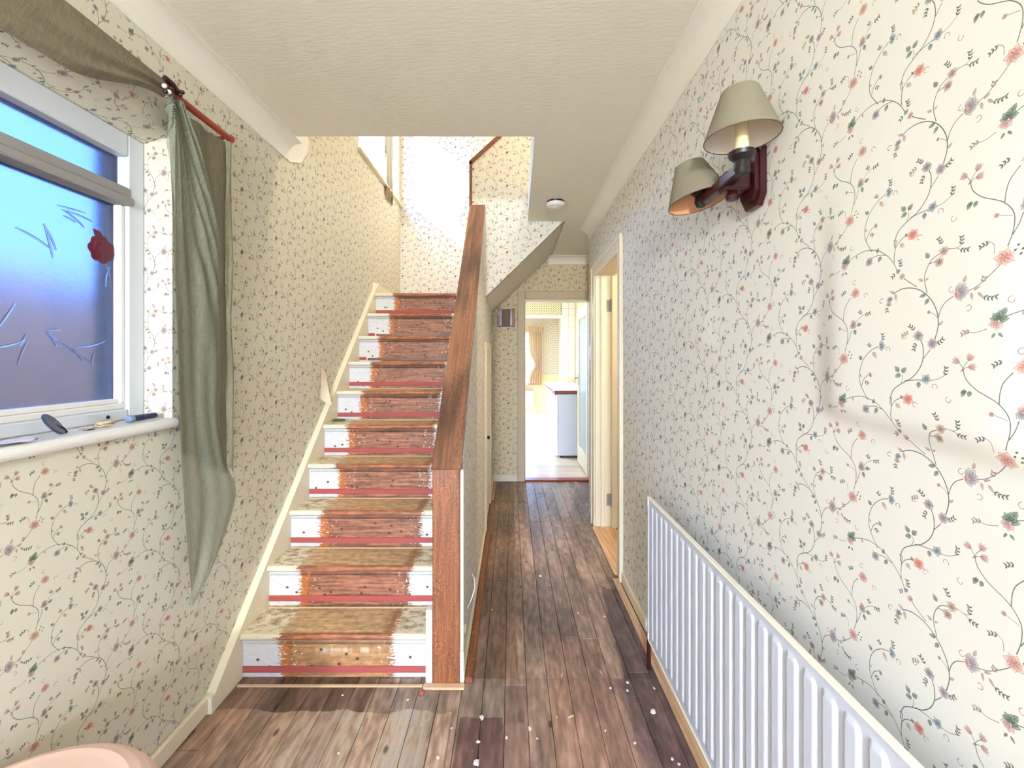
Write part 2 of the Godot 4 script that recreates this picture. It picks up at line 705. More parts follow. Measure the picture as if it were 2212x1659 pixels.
func wallpaper_tex() -> ImageTexture:
	pap.resize(PW * PH * 3)
	var n := fnl(0.008, 2, 3)
	var i := 0
	for y in PH:
		for x in PW:
			var t := 1.0
			pap[i] = int(229 * t)
			pap[i + 1] = int(225 * t)
			pap[i + 2] = int(214 * t)
			i += 3
	vine([32, 118, 36, 104, 49, 90, 66, 80, 76, 73, 85, 62, 89, 50, 88, 32, 83, 14])
	vine([92, 114, 82, 101, 78, 87, 77, 73])
	vine([98, 53, 94, 40, 88, 28])
	vine([107, 66, 116, 75, 126, 80], 0.45)
	vine([187, 109, 200, 114, 215, 114, 231, 109, 245, 99, 255, 87, 262, 73, 265, 60, 265, 46, 261, 30], 0.75)
	vine([286, 90, 276, 84, 269, 74, 265, 61])
	vine([262, 157, 252, 152, 245, 142, 241, 129, 242, 116, 246, 101])
	vine([257, 147, 248, 146])
	vine([205, 131, 215, 123, 228, 114])
	vine([181, 198, 186, 198, 185, 183, 184, 170, 185, 161])
	vine([84, 187, 102, 193, 121, 196, 140, 193, 153, 188, 165, 180, 176, 170, 185, 158, 191, 146])
	vine([137, 179, 151, 181, 166, 178])
	vine([159, 21, 144, 15, 128, 0, 120, -18, 118, -33, 122, -50, 137, -73])
	vine([204, 201, 192, 194, 185, 184])
	vine([238, 29, 242, 18, 242, 0, 235, -17, 222, -31, 211, -36], 0.7)
	vine([253, 13, 243, 1])
	vine([211, -36, 222, -34, 233, -33, 241, -33])
	vine([253, -33, 266, -30, 279, -22], 0.45)
	vine([213, -36, 202, -42, 190, -51, 184, -64, 183, -76], 0.7)
	vine([206, -26, 207, -33, 204, -40], 0.45)
	vine([137, -29, 128, -37, 123, -49])
	vine([276, 162, 288, 160, 296, 164], 0.45)
	vine([288, 160, 295, 155], 0.45)
	vine([68, 8, 67, 20, 60, 26], 0.4)
	vine([306, 95, 317, 99, 328, 107, 341, 119, 350, 129], 0.55)
	vine([62, 172, 46, 168, 30, 172], 0.45)
	# trumpets
	bell(39.7, 129.5, 65)
	bell(26.8, 126.5, 150)
	bell(39.5, 120.5, 2)
	vine([32, 118, 35, 124, 39.7, 129.5], 0.45)
	vine([32, 118, 30, 122, 26.8, 126.5], 0.45)
	vine([32, 116, 35, 119, 39.5, 120.5], 0.45)
	leaf(34, 118, 215, 7, 2.6, PEACH, PEACH_LINE)
	# blooms
	bloom(104, 122, 12, 8, 10, CORAL, CORAL_LINE, Color(0.66, 0.40, 0.26))
	bloom(102, 63, 10, 6, 190, LILAC, LILAC_LINE, ROSE_LINE, 160)
	bloom(102, 65, 9, 3, 60, ROSE, ROSE_LINE, ROSE_LINE, 70)
	bloom(70, 58, 6, 3, 140, ROSE, ROSE_LINE, ROSE_LINE, 60)
	vine([73, 57, 82, 54, 86, 52], 0.4)
	bloom(80, 0, 14, 7, 20, CORAL, CORAL_LINE, ROSE_LINE)
	for b: Array in [[93, 12], [98, 6], [96, 0], [90, 6]]:
		leaf(b[0], b[1], 40, 4, 2.6, DARK, DARK, false)
	bloom(294, 95, 16, 6, -75, LILAC, LILAC_LINE, ROSE_LINE, 160)
	bloom(289, 92, 9, 3, -30, ROSE, ROSE_LINE, ROSE_LINE, 80)
	bloom(269, 160, 9, 7, 0, PEACH, PEACH_LINE, PEACH_LINE)
	bloom(263, 145, 9, 7, 30, PEACH, PEACH_LINE, DARK)
	bloom(203, 133, 9, 3, 100, ROSE, PEACH_LINE, ROSE_LINE, 70)
	bloom(194, 144, 6, 4, 60, BLUE, BLUE_LINE, BLUE_LINE, 160)
	bloom(76, 184, 13, 5, 0, SAGE, SAGE_LINE, DARK, 170)
	bloom(74, 180, 12, 4, 195, ROSE, ROSE_LINE, ROSE_LINE, 110)
	bloom(132, 174, 10, 7, 15, LILAC, LILAC_LINE, PEACH_LINE)
	bloom(216, 199, 12, 6, 40, Color(0.82, 0.52, 0.46), Color(0.66, 0.30, 0.27), CORAL_LINE)
	leaf(206, 199, 120, 7, 4, SAGE, SAGE_LINE)
	bloom(164, 22, 11, 5, -70, BLUE, BLUE_LINE, DARK, 150)
	bloom(234, 36, 10, 8, 5, LILAC, LILAC_LINE, ROSE_LINE)
	bloom(257, 23, 10, 8, 20, LILAC, Color(0.48, 0.34, 0.42), ROSE_LINE)
	bloom(247, -31, 10, 5, 60, BLUE, BLUE_LINE, DARK)
	bloom(180, 99, 8, 5, 20, BLUE, BLUE_LINE, DARK, 200)
	bloom(178, 93, 7, 4, 200, PEACH, ROSE_LINE, ROSE_LINE, 140)
	bloom(141, -29, 6, 4, -30, PEACH, PEACH_LINE, PEACH_LINE, 120)
	bloom(251, 71, 4.5, 3, 120, ROSE, ROSE_LINE, ROSE_LINE, 90)
	vine([254, 70, 259, 67, 264, 62], 0.4)
	# leaves
	for q: Array in [[37, 87, 200, 9, 6], [34, 87, 245, 10, 6], [42, 87, 250, 9, 6], [111, 62, 10, 11, 7], [105, 54, -70, 11, 7], [80, 191, 60, 9, 7], [148, 186, 70, 9, 6],
			[157, 178, 240, 11, 7], [246, 155, 120, 11, 7], [244, 99, 190, 11, 6], [249, 92, 235, 11, 6], [200, -21, 130, 12, 8], [205, -22, 45, 12, 8], [203, -25, 205, 12, 8],
			[124, -1, 140, 10, 7], [235, -36, 265, 10, 7], [72, 166, 240, 8, 3.5], [76, 166, -50, 8, 3.5]]:
		leaf(q[0], q[1], q[2], q[3], q[4], SAGE, SAGE_LINE)
	for q: Array in [[102, 192, -80, 7, 4], [194, 190, -40, 11, 7], [238, 121, 150, 9, 5], [243, 121, 40, 6, 3], [266, 50, 40, 9, 4.5], [148, 12, -55, 14, 7], [300, 108, 70, 11, 4.5],
			[311, 92, -80, 11, 4], [320, 91, -50, 12, 4], [314, 95, 25, 10, 3], [188, 109, 150, 11, 5], [190, 108, -80, 13, 5], [122, -33, 110, 6, 3]]:
		leaf(q[0], q[1], q[2], q[3], q[4], PEACH, ROSE_LINE if int(q[0]) % 2 else PEACH_LINE)
	for q: Array in [[80, 128, 180, 3], [120, 82, 110, 2], [129, 80, -20, 3], [143, 22, 120, 2], [168, 32, 65, 3], [197, 152, 70, 3], [187, 141, 200, 2], [294, 164, 60, 3], [294, 156, -40, 3],
			[265, 172, 90, 3], [226, 46, 110, 3], [230, 24, 220, 3], [265, 23, 10, 3], [276, -23, 50, 3], [60, 24, 170, 3], [132, -40, 300, 2], [174, 86, 260, 2], [328, 84, -45, 4]]:
		sprig(q[0], q[1], q[2], q[3])
	sprig(40, 170, 170, 3, PEACH_LINE)
	sprig(216, 42, 175, 3, PEACH_LINE)
	sprig(325, 105, 50, 2, PEACH_LINE)
	for q: Array in [[101, 141, 60], [128, 114, 0], [163, 99, 40], [228, 191, 20], [90, 208, 100], [308, 72, 250], [12, 72, 120], [178, 16, 330], [260, -42, 330], [209, 36, 120], [284, 100, 90]]:
		curl(q[0], q[1], q[2], [ROSE_LINE, DARK, PEACH_LINE][int(q[0]) % 3])
	# the paper-join: one hair line at the edge of the roll
	for y in PH:
		dab(0, y, Color(0.78, 0.74, 0.68), 0.55)
	return tex_from(PW, PH, pap)


# ============================================================ the shell
func build_shell() -> void:
	var b := MB.new()
	for r: Array in [[-3.60, 0.35, 0, 2.66], [0.35, 1.474, 0, 1.085], [0.35, 1.474, 2.06, 2.66], [1.474, 3.27, 0, 2.66], [1.0, 3.27, 2.66, 5.0],
			[3.27, 4.42, 0, 2.86], [3.27, 4.42, 4.05, 5.0], [4.42, 4.82, 0, 5.0]]:
		bx(b, -1.40, XL, r[2], r[3], r[0], r[1])
	# rounded plaster at the head of the hall window
	b.prism([Vector2(0.35, 2.03), Vector2(1.474, 2.03), Vector2(1.474, 2.061), Vector2(0.35, 2.061)], 0, -1.30, -1.225)
	b.prism([Vector2(-1.225, 2.03), Vector2(-1.18, 2.046), Vector2(-1.137, 2.061), Vector2(-1.225, 2.061)], 2, 0.35, 1.474)
	struct("wall_left", b, M.paper_left)
	# right wall: the near face is a sheet with its bulges, old hatches papered over
	b = MB.new()
	var rows := []
	for i in 181:
		var y := CEIL * i / 180.0
		var line := []
		for j in 111:
			var d := lerpf(-3.60, 0.30, j / 12.0) if j < 12 else lerpf(0.30, 2.66, (j - 12) / 98.0)
			line.append(P(XR - bulge(y, d), y, d))
		rows.append(line)
	b.sheet(rows, Vector3.LEFT)
	bx(b, XR + 0.001, 0.80, 0, CEIL, -3.60, 2.66)
	bx(b, XR, 0.80, 1.99, CEIL, 2.66, 3.42)
	bx(b, XR, 0.80, 0, CEIL, 3.42, 3.72)
	struct("wall_right", b, M.paper)
	b = MB.new()
	bx(b, 0.80, 2.7, 0, CEIL, 3.45, 3.72)
	bx(b, 1.0, 1.12, 0, CEIL, 3.72, 4.70)
	bx(b, 2.6, 2.7, 0, CEIL, 1.9, 3.45)
	bx(b, 0.80, 2.7, 0, CEIL, 1.8, 1.9)
	struct("wall_right", b, M.cream_dark)
	# behind the camera: the porch screen's wall
	b = MB.new()
	bx(b, -1.40, -0.95, 0, 2.4, -3.70, -3.60)
	bx(b, 0.45, 0.80, 0, 2.4, -3.70, -3.60)
	bx(b, -0.95, 0.45, 2.15, 2.4, -3.70, -3.60)
	struct("wall_front", b, M.paper)
	# end wall of the passage, with the kitchen doorway
	b = MB.new()
	bx(b, -1.137, 0.1435, 0, CEIL, 4.70, 4.82)
	bx(b, 0.1435, 0.85, 1.95, CEIL, 4.70, 4.82)
	bx(b, 0.85, 1.12, 0, CEIL, 4.70, 4.82)
	struct("wall_end", b, M.paper_hall_end)
	# far wall of the stairwell, upstairs
	b = MB.new()
	b.prism([Vector2(-1.137, 1.5), Vector2(-0.2026, 1.5), Vector2(-0.2026, 1.88), Vector2(0.425, 2.488), Vector2(0.425, 2.62), Vector2(1.6, 2.62), Vector2(1.6, 5.0), Vector2(-1.137, 5.0)], 2, 4.50, 4.65)
	struct("wall_back", b, M.paper)
	b = MB.new()
	bx(b, 1.6, 1.7, 2.62, 5.0, 1.0, 4.65)
	bx(b, -1.137, 1.7, 2.62, 5.0, 0.9, 1.0)
	struct("wall_landing", b, M.paper)
	# half wall below the banister, and on below the landing
	b = MB.new()
	b.prism([Vector2(1.877, 0), Vector2(4.70, 0), Vector2(4.70, 1.80), Vector2(3.60, 1.80), Vector2(3.49, 2.545), Vector2(1.877, 0.955)], 0, -0.31, -0.205)
	struct("wall_stair", b, M.paper)
	# wall under the upper flight, facing the hall
	b = MB.new()
	b.prism([Vector2(-0.318, 1.80), Vector2(-0.2026, 1.807), Vector2(1.0, 2.972), Vector2(1.0, 4.07), Vector2(-0.318, 2.866)], 2, 3.49, 3.60)
	struct("wall_flight", b, M.paper)
	# ceilings
	b = MB.new()
	bx(b, -1.40, 2.7, CEIL, 2.62, -3.70, 2.157)
	b.prism([Vector2(0.1135, 2.157), Vector2(2.7, 2.157), Vector2(2.7, 3.49), Vector2(0.128, 3.49)], 1, CEIL, 2.62)
	bx(b, 0.425, 2.7, CEIL, 2.62, 3.49, 4.82)
	struct("ceiling", b, M.plaster)
	b = MB.new()
	var st := [Vector2(-0.2026, 1.807), Vector2(1.55, 3.505), Vector2(1.55, 3.87)]
	for k in range(9, -1, -1):
		st.append(Vector2(-0.2026 + GOING * k, 1.87 + RISE * (k + 1)))
		st.append(Vector2(-0.2026 + GOING * k, 1.87 + RISE * k))
	var soffit := MB.new()
	soffit.prism([Vector2(-0.2026, 1.807), Vector2(0.425, 2.4145), Vector2(0.425, 2.50), Vector2(-0.2026, 1.895)], 2, 3.60, 4.70)
	struct("ceiling", soffit, M.plaster)
	b.prism(st, 2, 3.60, 4.50)
	struct("upper_stair_flight", b, M.cream)  # steps of the upper stair flight, out of view
	b = MB.new()
	bx(b, -1.40, 1.7, 5.0, 5.1, 0.9, 4.65)
	struct("ceiling", b, M.plaster)
	# landing
	b = box_mb(-1.137, -0.311, 1.64, 1.842, 3.60, 4.50, 0.0, 0)
	struct("floor_landing", b, M.pine)


func bulge(y: float, d: float) -> float:
	# a papered-over panel whose lower lip catches the light
	var a := smoothstep(1.165, 1.215, y - (d - 0.75) * 0.08) * (1.0 - smoothstep(1.3, 1.75, y))
	a *= (1.0 - smoothstep(0.86, 0.94, d)) * smoothstep(0.42, 0.6, d)
	var c := smoothstep(1.345, 1.362, y) * (1.0 - smoothstep(1.4, 1.55, y)) * smoothstep(1.44, 1.47, d) * (1.0 - smoothstep(1.6, 1.9, d))
	var wave := sin(d * 3.1 + y * 1.7) * sin(y * 4.3 - d * 1.1) * 0.0016 + 0.0016
	return a * 0.016 + c * 0.006 + wave


# ============================================================ windows
func build_windows() -> void:
	# hall window, panes of obscure glass
	var w := thing("window_1", "hall window with obscure glass panes in a white painted frame", "window", Vector3.ZERO, "", "structure")
	var b := MB.new()
	bx(b, -1.30, -1.23, 1.115, 2.03, 1.412, 1.474, 0.004)
	bx(b, -1.30, -1.23, 1.115, 2.03, 0.35, 0.412, 0.004)
	bx(b, -1.30, -1.23, 1.958, 2.03, 0.412, 1.412, 0.004)
	bx(b, -1.30, -1.23, 1.115, 1.150, 0.412, 1.412, 0.004)
	put("frame", b, M.frame, w)
	b = MB.new()
	bx(b, -1.285, -1.241, 1.150, 1.168, 0.412, 1.412, 0.003)
	bx(b, -1.285, -1.247, 1.168, 1.184, 0.412, 1.412, 0.003)
	bx(b, -1.285, -1.241, 1.168, 1.80, 1.396, 1.412, 0.003)
	bx(b, -1.285, -1.241, 1.168, 1.80, 0.412, 0.428, 0.003)
	put("casement", b, M.white, w)
	b = MB.new()
	bx(b, -1.30, -1.216, 1.800, 1.826, 0.40, 1.424, 0.005)
	bx(b, -1.30, -1.228, 1.826, 1.858, 0.40, 1.424, 0.004)
	put("transom", b, M.frame_grey, w)
	for r: Array in [[1.172, 1.80], [1.84, 1.962]]:
		b = MB.new()
		bx(b, -1.270, -1.264, r[0], r[1], 0.415, 1.409)
		b.U.clear()
		for p in b.V:
			b.U.append(Vector2(-p.z, -p.y))
		put("pane", b, M.obscure, w)
	for k in [0.62, 1.02, 1.34]:
		b = MB.new()
		b.lathe([Vector2(0, 0.004), Vector2(0.005, 0.003), Vector2(0.006, 0)], 10, Transform3D(Basis(Vector3.BACK, -PI / 2), P(-1.2305, 1.132, k)))
		put("screw_cap", b, M.black, w)
	b = MB.new()
	var nose := []
	for k in 9:
		var a := -PI / 2 + PI * k / 8.0
		nose.append(Vector2(-1.122 + cos(a) * 0.016, 1.098 + sin(a) * 0.016))
	nose.append(Vector2(-1.30, 1.114))
	nose.append(Vector2(-1.30, 1.082))
	b.prism(nose, 2, 0.30, 1.462)
	put("window_sill", b, M.white, w)
	# landing window
	w = thing("window_2", "bright landing window above the stairs with a cream sill", "window", Vector3.ZERO, "", "structure")
	b = MB.new()
	bx(b, -1.36, -1.27, 2.86, 4.05, 3.27, 3.33, 0.005)
	bx(b, -1.36, -1.27, 2.86, 4.05, 4.36, 4.42, 0.005)
	bx(b, -1.36, -1.27, 2.86, 2.93, 3.33, 4.36, 0.005)
	bx(b, -1.36, -1.27, 3.99, 4.05, 3.33, 4.36, 0.005)
	bx(b, -1.36, -1.27, 2.93, 3.99, 3.50, 3.535, 0.005)
	bx(b, -1.35, -1.29, 3.065, 3.095, 3.535, 4.36, 0.004)
	put("frame", b, M.white, w)
	for r: Array in [[3.33, 3.50], [3.535, 4.36]]:
		put("pane", box_mb(-1.322, -1.318, 2.93, 3.99, r[0], r[1]), M.pane, w)
	b = box_mb(-1.30, -1.108, 2.855, 2.878, 3.245, 4.497, 0.006)
	put("window_sill", b, M.cream, w)
	# porch screen, unseen behind the camera, placed to let daylight into the hall
	w = thing("window_4", "glazed white front door screen, unseen behind the viewer, placed to let daylight into the hall", "window", Vector3.ZERO, "", "structure")
	b = MB.new()
	for x in [-0.95, -0.50, -0.03, 0.40]:
		bx(b, x, x + 0.05, 0, 2.15, -3.69, -3.62, 0.004)
	for y in [0.0, 0.62, 2.10]:
		bx(b, -0.90, 0.40, y, y + 0.05, -3.685, -3.625, 0.003)
	put("frame", b, M.white, w)
	put("pane", box_mb(-0.93, 0.43, 0.03, 2.12, -3.656, -3.652), M.pane, w)


# ============================================================ doors
func build_doors() -> void:
	var w := thing("door_1", "cream panelled doorway in the right wall with its door standing open", "door", Vector3.ZERO, "", "structure")
	var b := MB.new()
	bx(b, 0.637, XR + 0.002, 0, 2.035, 2.575, 2.655, 0.005)
	bx(b, 0.637, XR + 0.002, 0, 2.035, 3.42, 3.50, 0.005)
	bx(b, 0.637, XR + 0.002, 1.955, 2.035, 2.655, 3.42, 0.005)
	bx(b, 0.630, 0.645, 0, 2.045, 2.565, 2.59, 0.004)
	bx(b, 0.630, 0.645, 0, 2.045, 3.485, 3.51, 0.004)
	bx(b, 0.630, 0.645, 2.02, 2.045, 2.59, 3.485, 0.004)
	put("architrave", b, M.cream, w)
	b = MB.new()
	bx(b, 0.650, 0.80, 0, 1.99, 2.62, 2.66, 0.003)
	bx(b, 0.650, 0.80, 0, 1.99, 3.405, 3.425, 0.003)
	bx(b, 0.650, 0.80, 1.955, 1.99, 2.66, 3.405, 0.003)
	bx(b, 0.690, 0.715, 0, 1.955, 3.388, 3.405, 0.003)
	put("jamb", b, M.cream, w)
	b = box_mb(0.770, 1.50, 0.01, 1.945, 3.37, 3.405, 0.003)
	put("door_leaf", b, M.cream, w)
	for y in [0.22, 1.72]:
		b = MB.new()
		bx(b, 0.735, 0.772, y - 0.045, y + 0.045, 3.400, 3.406)
		b.lathe([Vector2(0, -0.05), Vector2(0.007, -0.048), Vector2(0.007, 0.048), Vector2(0, 0.05)], 10, Transform3D(Basis(), P(0.765, y, 3.394)))
		put("hinge", b, M.frame_grey, w)
	put("threshold", box_mb(0.62, 0.80, 0.0, 0.014, 2.66, 3.40, 0.004, 2), M.pine, w)
	# kitchen door
	w = thing("door_2", "cream doorway at the end of the passage with its half-glazed kitchen door swung inwards", "door", Vector3.ZERO, "", "structure")
	b = MB.new()
	bx(b, 0.064, 0.1435, 0, 2.03, 4.675, 4.702, 0.006)
	bx(b, 0.850, 0.930, 0, 2.03, 4.675, 4.702, 0.006)
	bx(b, 0.1435, 0.850, 1.945, 2.03, 4.675, 4.702, 0.006)
	put("architrave", b, M.cream_dark, w)
	b = MB.new()
	bx(b, 0.1235, 0.150, 0, 1.95, 4.70, 4.83)
	bx(b, 0.842, 0.870, 0, 1.95, 4.70, 4.83)
	bx(b, 0.150, 0.842, 1.925, 1.95, 4.70, 4.83)
	put("jamb", b, M.cream, w)
	put("threshold", box_mb(0.140, 0.852, 0.0, 0.016, 4.69, 4.80, 0.005, 0), M.polewood, w)
	b = MB.new()
	for r: Array in [[0.0, 0.21, 4.84, 5.58], [1.78, 1.92, 4.84, 5.58], [0.21, 1.78, 4.84, 4.94], [0.21, 1.78, 5.48, 5.58]]:
		bx(b, 0.835, 0.872, 0.015 + r[0], 0.015 + r[1], r[2], r[3], 0.004)
	put("door_leaf", b, M.cream, w)
	var m := mat(rgb(206, 216, 214), 0.35)
	m.backlight_enabled = true
	m.backlight = Color(0.8, 0.85, 0.85)
	put("door_glass", box_mb(0.850, 0.857, 0.22, 1.80, 4.935, 5.485), m, w)
	b = MB.new()
	bx(b, 0.829, 0.836, 0.98, 1.12, 5.505, 5.545, 0.002)
	b.tube([P(0.832, 1.07, 5.525), P(0.79, 1.07, 5.525), P(0.785, 1.065, 5.50), P(0.785, 1.06, 5.43)], 0.008)
	put("door_handle", b, M.brass, w)
	# cupboard door below the stairs
	w = thing("door_3", "plain cream cupboard door below the stairs, seen edge-on", "door", Vector3.ZERO, "", "structure")
	b = MB.new()
	bx(b, -0.207, -0.186, 0, 1.44, 3.30, 3.36, 0.004)
	bx(b, -0.207, -0.186, 0, 1.44, 3.98, 4.04, 0.004)
	bx(b, -0.207, -0.186, 1.38, 1.44, 3.36, 3.98, 0.004)
	put("architrave", b, M.cream, w)
	put("door_leaf", box_mb(-0.207, -0.196, 0.02, 1.38, 3.36, 3.98, 0.003), M.cream, w)
	b = MB.new()
	b.lathe([Vector2(0, 0.03), Vector2(0.012, 0.028), Vector2(0.014, 0.018), Vector2(0.006, 0.0)], 12, Transform3D(Basis(Vector3.BACK, -PI / 2), P(-0.197, 0.70, 3.41)))
	put("knob", b, M.black, w)


# ============================================================ floor of boards
func floor_tint(x: float, d: float, n: FastNoiseLite, n2: FastNoiseLite) -> Color:
	var k := n.get_noise_2d(x * 190, d * 34)
	var c := Color(0.62, 0.52, 0.49)
	if d > 1.80 and x > -0.25:
		c = Color(0.60, 0.50, 0.44)
		if x < 0.02 + k * 0.02:
			c = Color(0.55, 0.44, 0.36)
		elif x < 0.33 + k * 0.05:
			c = Color(0.66, 0.57, 0.53)
			if d > 2.0:
				c *= 1.0 + 0.13 * sin(x * TAU / 0.011) * clampf(0.5 + n2.get_noise_2d(x * 30, d * 40) * 2.0, 0, 1)
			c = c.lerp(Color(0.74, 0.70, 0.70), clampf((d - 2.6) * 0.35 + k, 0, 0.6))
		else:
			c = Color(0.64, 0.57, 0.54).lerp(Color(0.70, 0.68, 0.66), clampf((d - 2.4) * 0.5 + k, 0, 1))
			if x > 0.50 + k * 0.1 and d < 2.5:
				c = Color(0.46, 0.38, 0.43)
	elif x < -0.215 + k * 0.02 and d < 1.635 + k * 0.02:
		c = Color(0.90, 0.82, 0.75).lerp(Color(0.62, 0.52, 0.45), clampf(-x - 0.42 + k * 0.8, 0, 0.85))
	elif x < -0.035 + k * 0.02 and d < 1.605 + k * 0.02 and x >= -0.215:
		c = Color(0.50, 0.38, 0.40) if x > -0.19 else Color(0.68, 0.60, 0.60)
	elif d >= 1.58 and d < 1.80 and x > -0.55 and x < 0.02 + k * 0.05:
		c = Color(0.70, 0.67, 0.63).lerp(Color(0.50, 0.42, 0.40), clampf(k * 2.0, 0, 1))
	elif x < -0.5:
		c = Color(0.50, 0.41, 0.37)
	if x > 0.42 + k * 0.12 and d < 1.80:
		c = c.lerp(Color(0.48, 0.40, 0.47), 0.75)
	var m := n2.get_noise_2d(x * 260, d * 70)
	c = c.lerp(Color(0.86, 0.83, 0.80) * c.v, 0.45) * (1.3 + k * 0.5 + m * 0.35)
	return c


func build_floor() -> void:
	var w := 640
	var h := 1408
	var n := fnl(0.03, 51, 4)
	var n2 := fnl(0.12, 52, 3)
	var data := PackedByteArray()
	data.resize(w * h * 3)
	var r := RandomNumberGenerator.new()
	r.seed = 3
	var i := 0
	for y in h:
		var d := y / float(h) * 5.2 - 0.4
		for x in w:
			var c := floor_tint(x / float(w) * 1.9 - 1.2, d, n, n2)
			if r.randf() < 0.0016:
				c = Color(1, 0.96, 0.92)
			data[i] = int(clampf(c.r, 0, 1) * 255)
			data[i + 1] = int(clampf(c.g, 0, 1) * 255)
			data[i + 2] = int(clampf(c.b, 0, 1) * 255)
			i += 3
	var stain := tex_from(w, h, data)
	var grain := wood_tex(1024, 128, rgb(240, 226, 214), rgb(172, 154, 142), 61, 0.10, 2)
	var ms := []
	for t: Color in [Color(0.86, 0.86, 0.86), Color(0.93, 0.91, 0.90), Color(0.79, 0.78, 0.78), Color(0.88, 0.84, 0.82)]:
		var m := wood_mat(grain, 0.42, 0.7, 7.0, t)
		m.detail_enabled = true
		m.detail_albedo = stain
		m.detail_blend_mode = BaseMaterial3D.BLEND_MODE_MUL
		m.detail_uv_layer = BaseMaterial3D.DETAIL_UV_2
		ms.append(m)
	var f := struct("floor", box_mb(-1.40, 2.7, -0.12, -0.024, -3.70, 4.70), M.black)
	var bw := 0.0855
	var x := XL
	while x < 1.0:
		var ends := [-1.6]
		var at := rng.randf_range(0.3, 1.9)
		var stop := 4.70 if x + bw > -0.30 else 2.0
		if x > XR - 0.02:
			ends = [3.72]
			at = 9.0
		while at < stop - 0.3:
			ends.append(at)
			at += rng.randf_range(0.9, 1.9)
		ends.append(stop)
		for k in ends.size() - 1:
			var b := MB.new()
			b.axis = 2
			b.floor_map = true
			b.off = Vector2(rng.randf() * 5, rng.randf() * 5)
			bx(b, x + 0.0008, minf(x + bw - 0.0008, 1.0), -0.024, rng.randf_range(-0.0012, 0.0), ends[k] + 0.0008, ends[k + 1] - 0.0008, 0.0016)
			put("plank", b, ms[rng.randi() % 4], f)
		x += bw


# ============================================================ coving, skirting, gripper strips
func coving(called: String, sx: float, x: float, d0: float, d1: float, label: String) -> void:
	var c := 0.079
	var prof := [Vector2(x, CEIL), Vector2(x + sx * (c + 0.004), CEIL), Vector2(x + sx * (c + 0.004), CEIL - 0.007)]
	for k in 13:
		var a := PI / 2 * k / 12.0
		prof.append(Vector2(x + sx * (c - (c - 0.007) * sin(a)), CEIL - c + (c - 0.007) * cos(a)))
	prof.append(Vector2(x + sx * 0.007, CEIL - c - 0.004))
	prof.append(Vector2(x, CEIL - c - 0.004))
	var b := MB.new()
	b.prism(prof, 2, d0, d1)
	struct(called, b, M.coving, label)


func build_trims() -> void:
	coving("trim_1", 1.0, XL, -3.60, 2.215, "white plaster coving along the top of the left wall")
	coving("trim_2", -1.0, XR, -3.60, 3.72, "white plaster coving along the top of the right wall")
	var b := MB.new()
	var prof := [Vector2(4.70, CEIL), Vector2(4.615, CEIL), Vector2(4.615, CEIL - 0.007)]
	for k in 13:
		var a := PI / 2 * k / 12.0
		prof.append(Vector2(4.621 + 0.072 * sin(a), CEIL - 0.079 + 0.072 * cos(a)))
	prof.append(Vector2(4.70, CEIL - 0.083))
	b.prism(prof, 0, 0.39, 1.0)
	struct("trim_3", b, M.coving, "white plaster coving above the kitchen doorway")
	b = MB.new()
	b.prism([Vector2(2.17, 2.325), Vector2(2.25, 2.317), Vector2(2.36, 2.36), Vector2(2.43, 2.44), Vector2(2.46, 2.53), Vector2(2.40, 2.56), Vector2(2.17, 2.56)], 0, XL - 0.002, XL + 0.006)
	struct("trim_4", b, M.white, "bare white plaster patch where the left coving stops")
	# skirtings
	b = MB.new()
	bx(b, XL, XL + 0.018, 0, 0.064, -3.60, 1.66, 0.005)
	struct("baseboard_left", b, M.cream)
	b = MB.new()
	bx(b, XR - 0.016, XR + 0.002, 0, 0.062, -3.60, 2.565, 0.005)
	struct("baseboard_right", b, M.cream)
	b = MB.new()
	bx(b, -0.205, 0.064, 0, 0.075, 4.684, 4.702, 0.004)
	struct("baseboard_end", b, M.cream)
	b = MB.new()
	bx(b, -0.206, -0.190, 0, 0.05, 1.772, 3.30, 0.004)
	bx(b, -0.206, -0.188, 0, 0.06, 4.04, 4.69, 0.004)
	struct("baseboard_stair", b, M.cream)
	b = MB.new()
	bx(b, XL, XL + 0.018, 1.84, 1.935, 3.60, 4.50, 0.004)
	struct("baseboard_landing", b, M.cream)
	# gripper strips left on the boards
	tag(put("gripper_strip", box_mb(0.598, 0.634, 0.0, 0.009, -0.3, 2.61, 0.002, 2), M.pine), "bare pine carpet gripper strip on the floor along the right skirting", "gripper strip")
	tag(put("gripper_strip", box_mb(-0.188, -0.158, 0.0, 0.022, 1.775, 3.30, 0.002, 2), M.oak), "brown timber strip on the floor along the papered stair wall", "gripper strip")
	tag(put("gripper_strip", box_mb(-0.187, -0.163, 0.0, 0.010, 4.06, 4.66, 0.002, 2), M.pine), "short worn strip on the floor past the cupboard door", "gripper strip")
	tag(put("gripper_strip", box_mb(-1.096, -0.356, 0.0, 0.006, 1.752, 1.764, 0.001, 0), M.splinter), "thin pale batten on the floor at the foot of the stairs", "gripper strip")


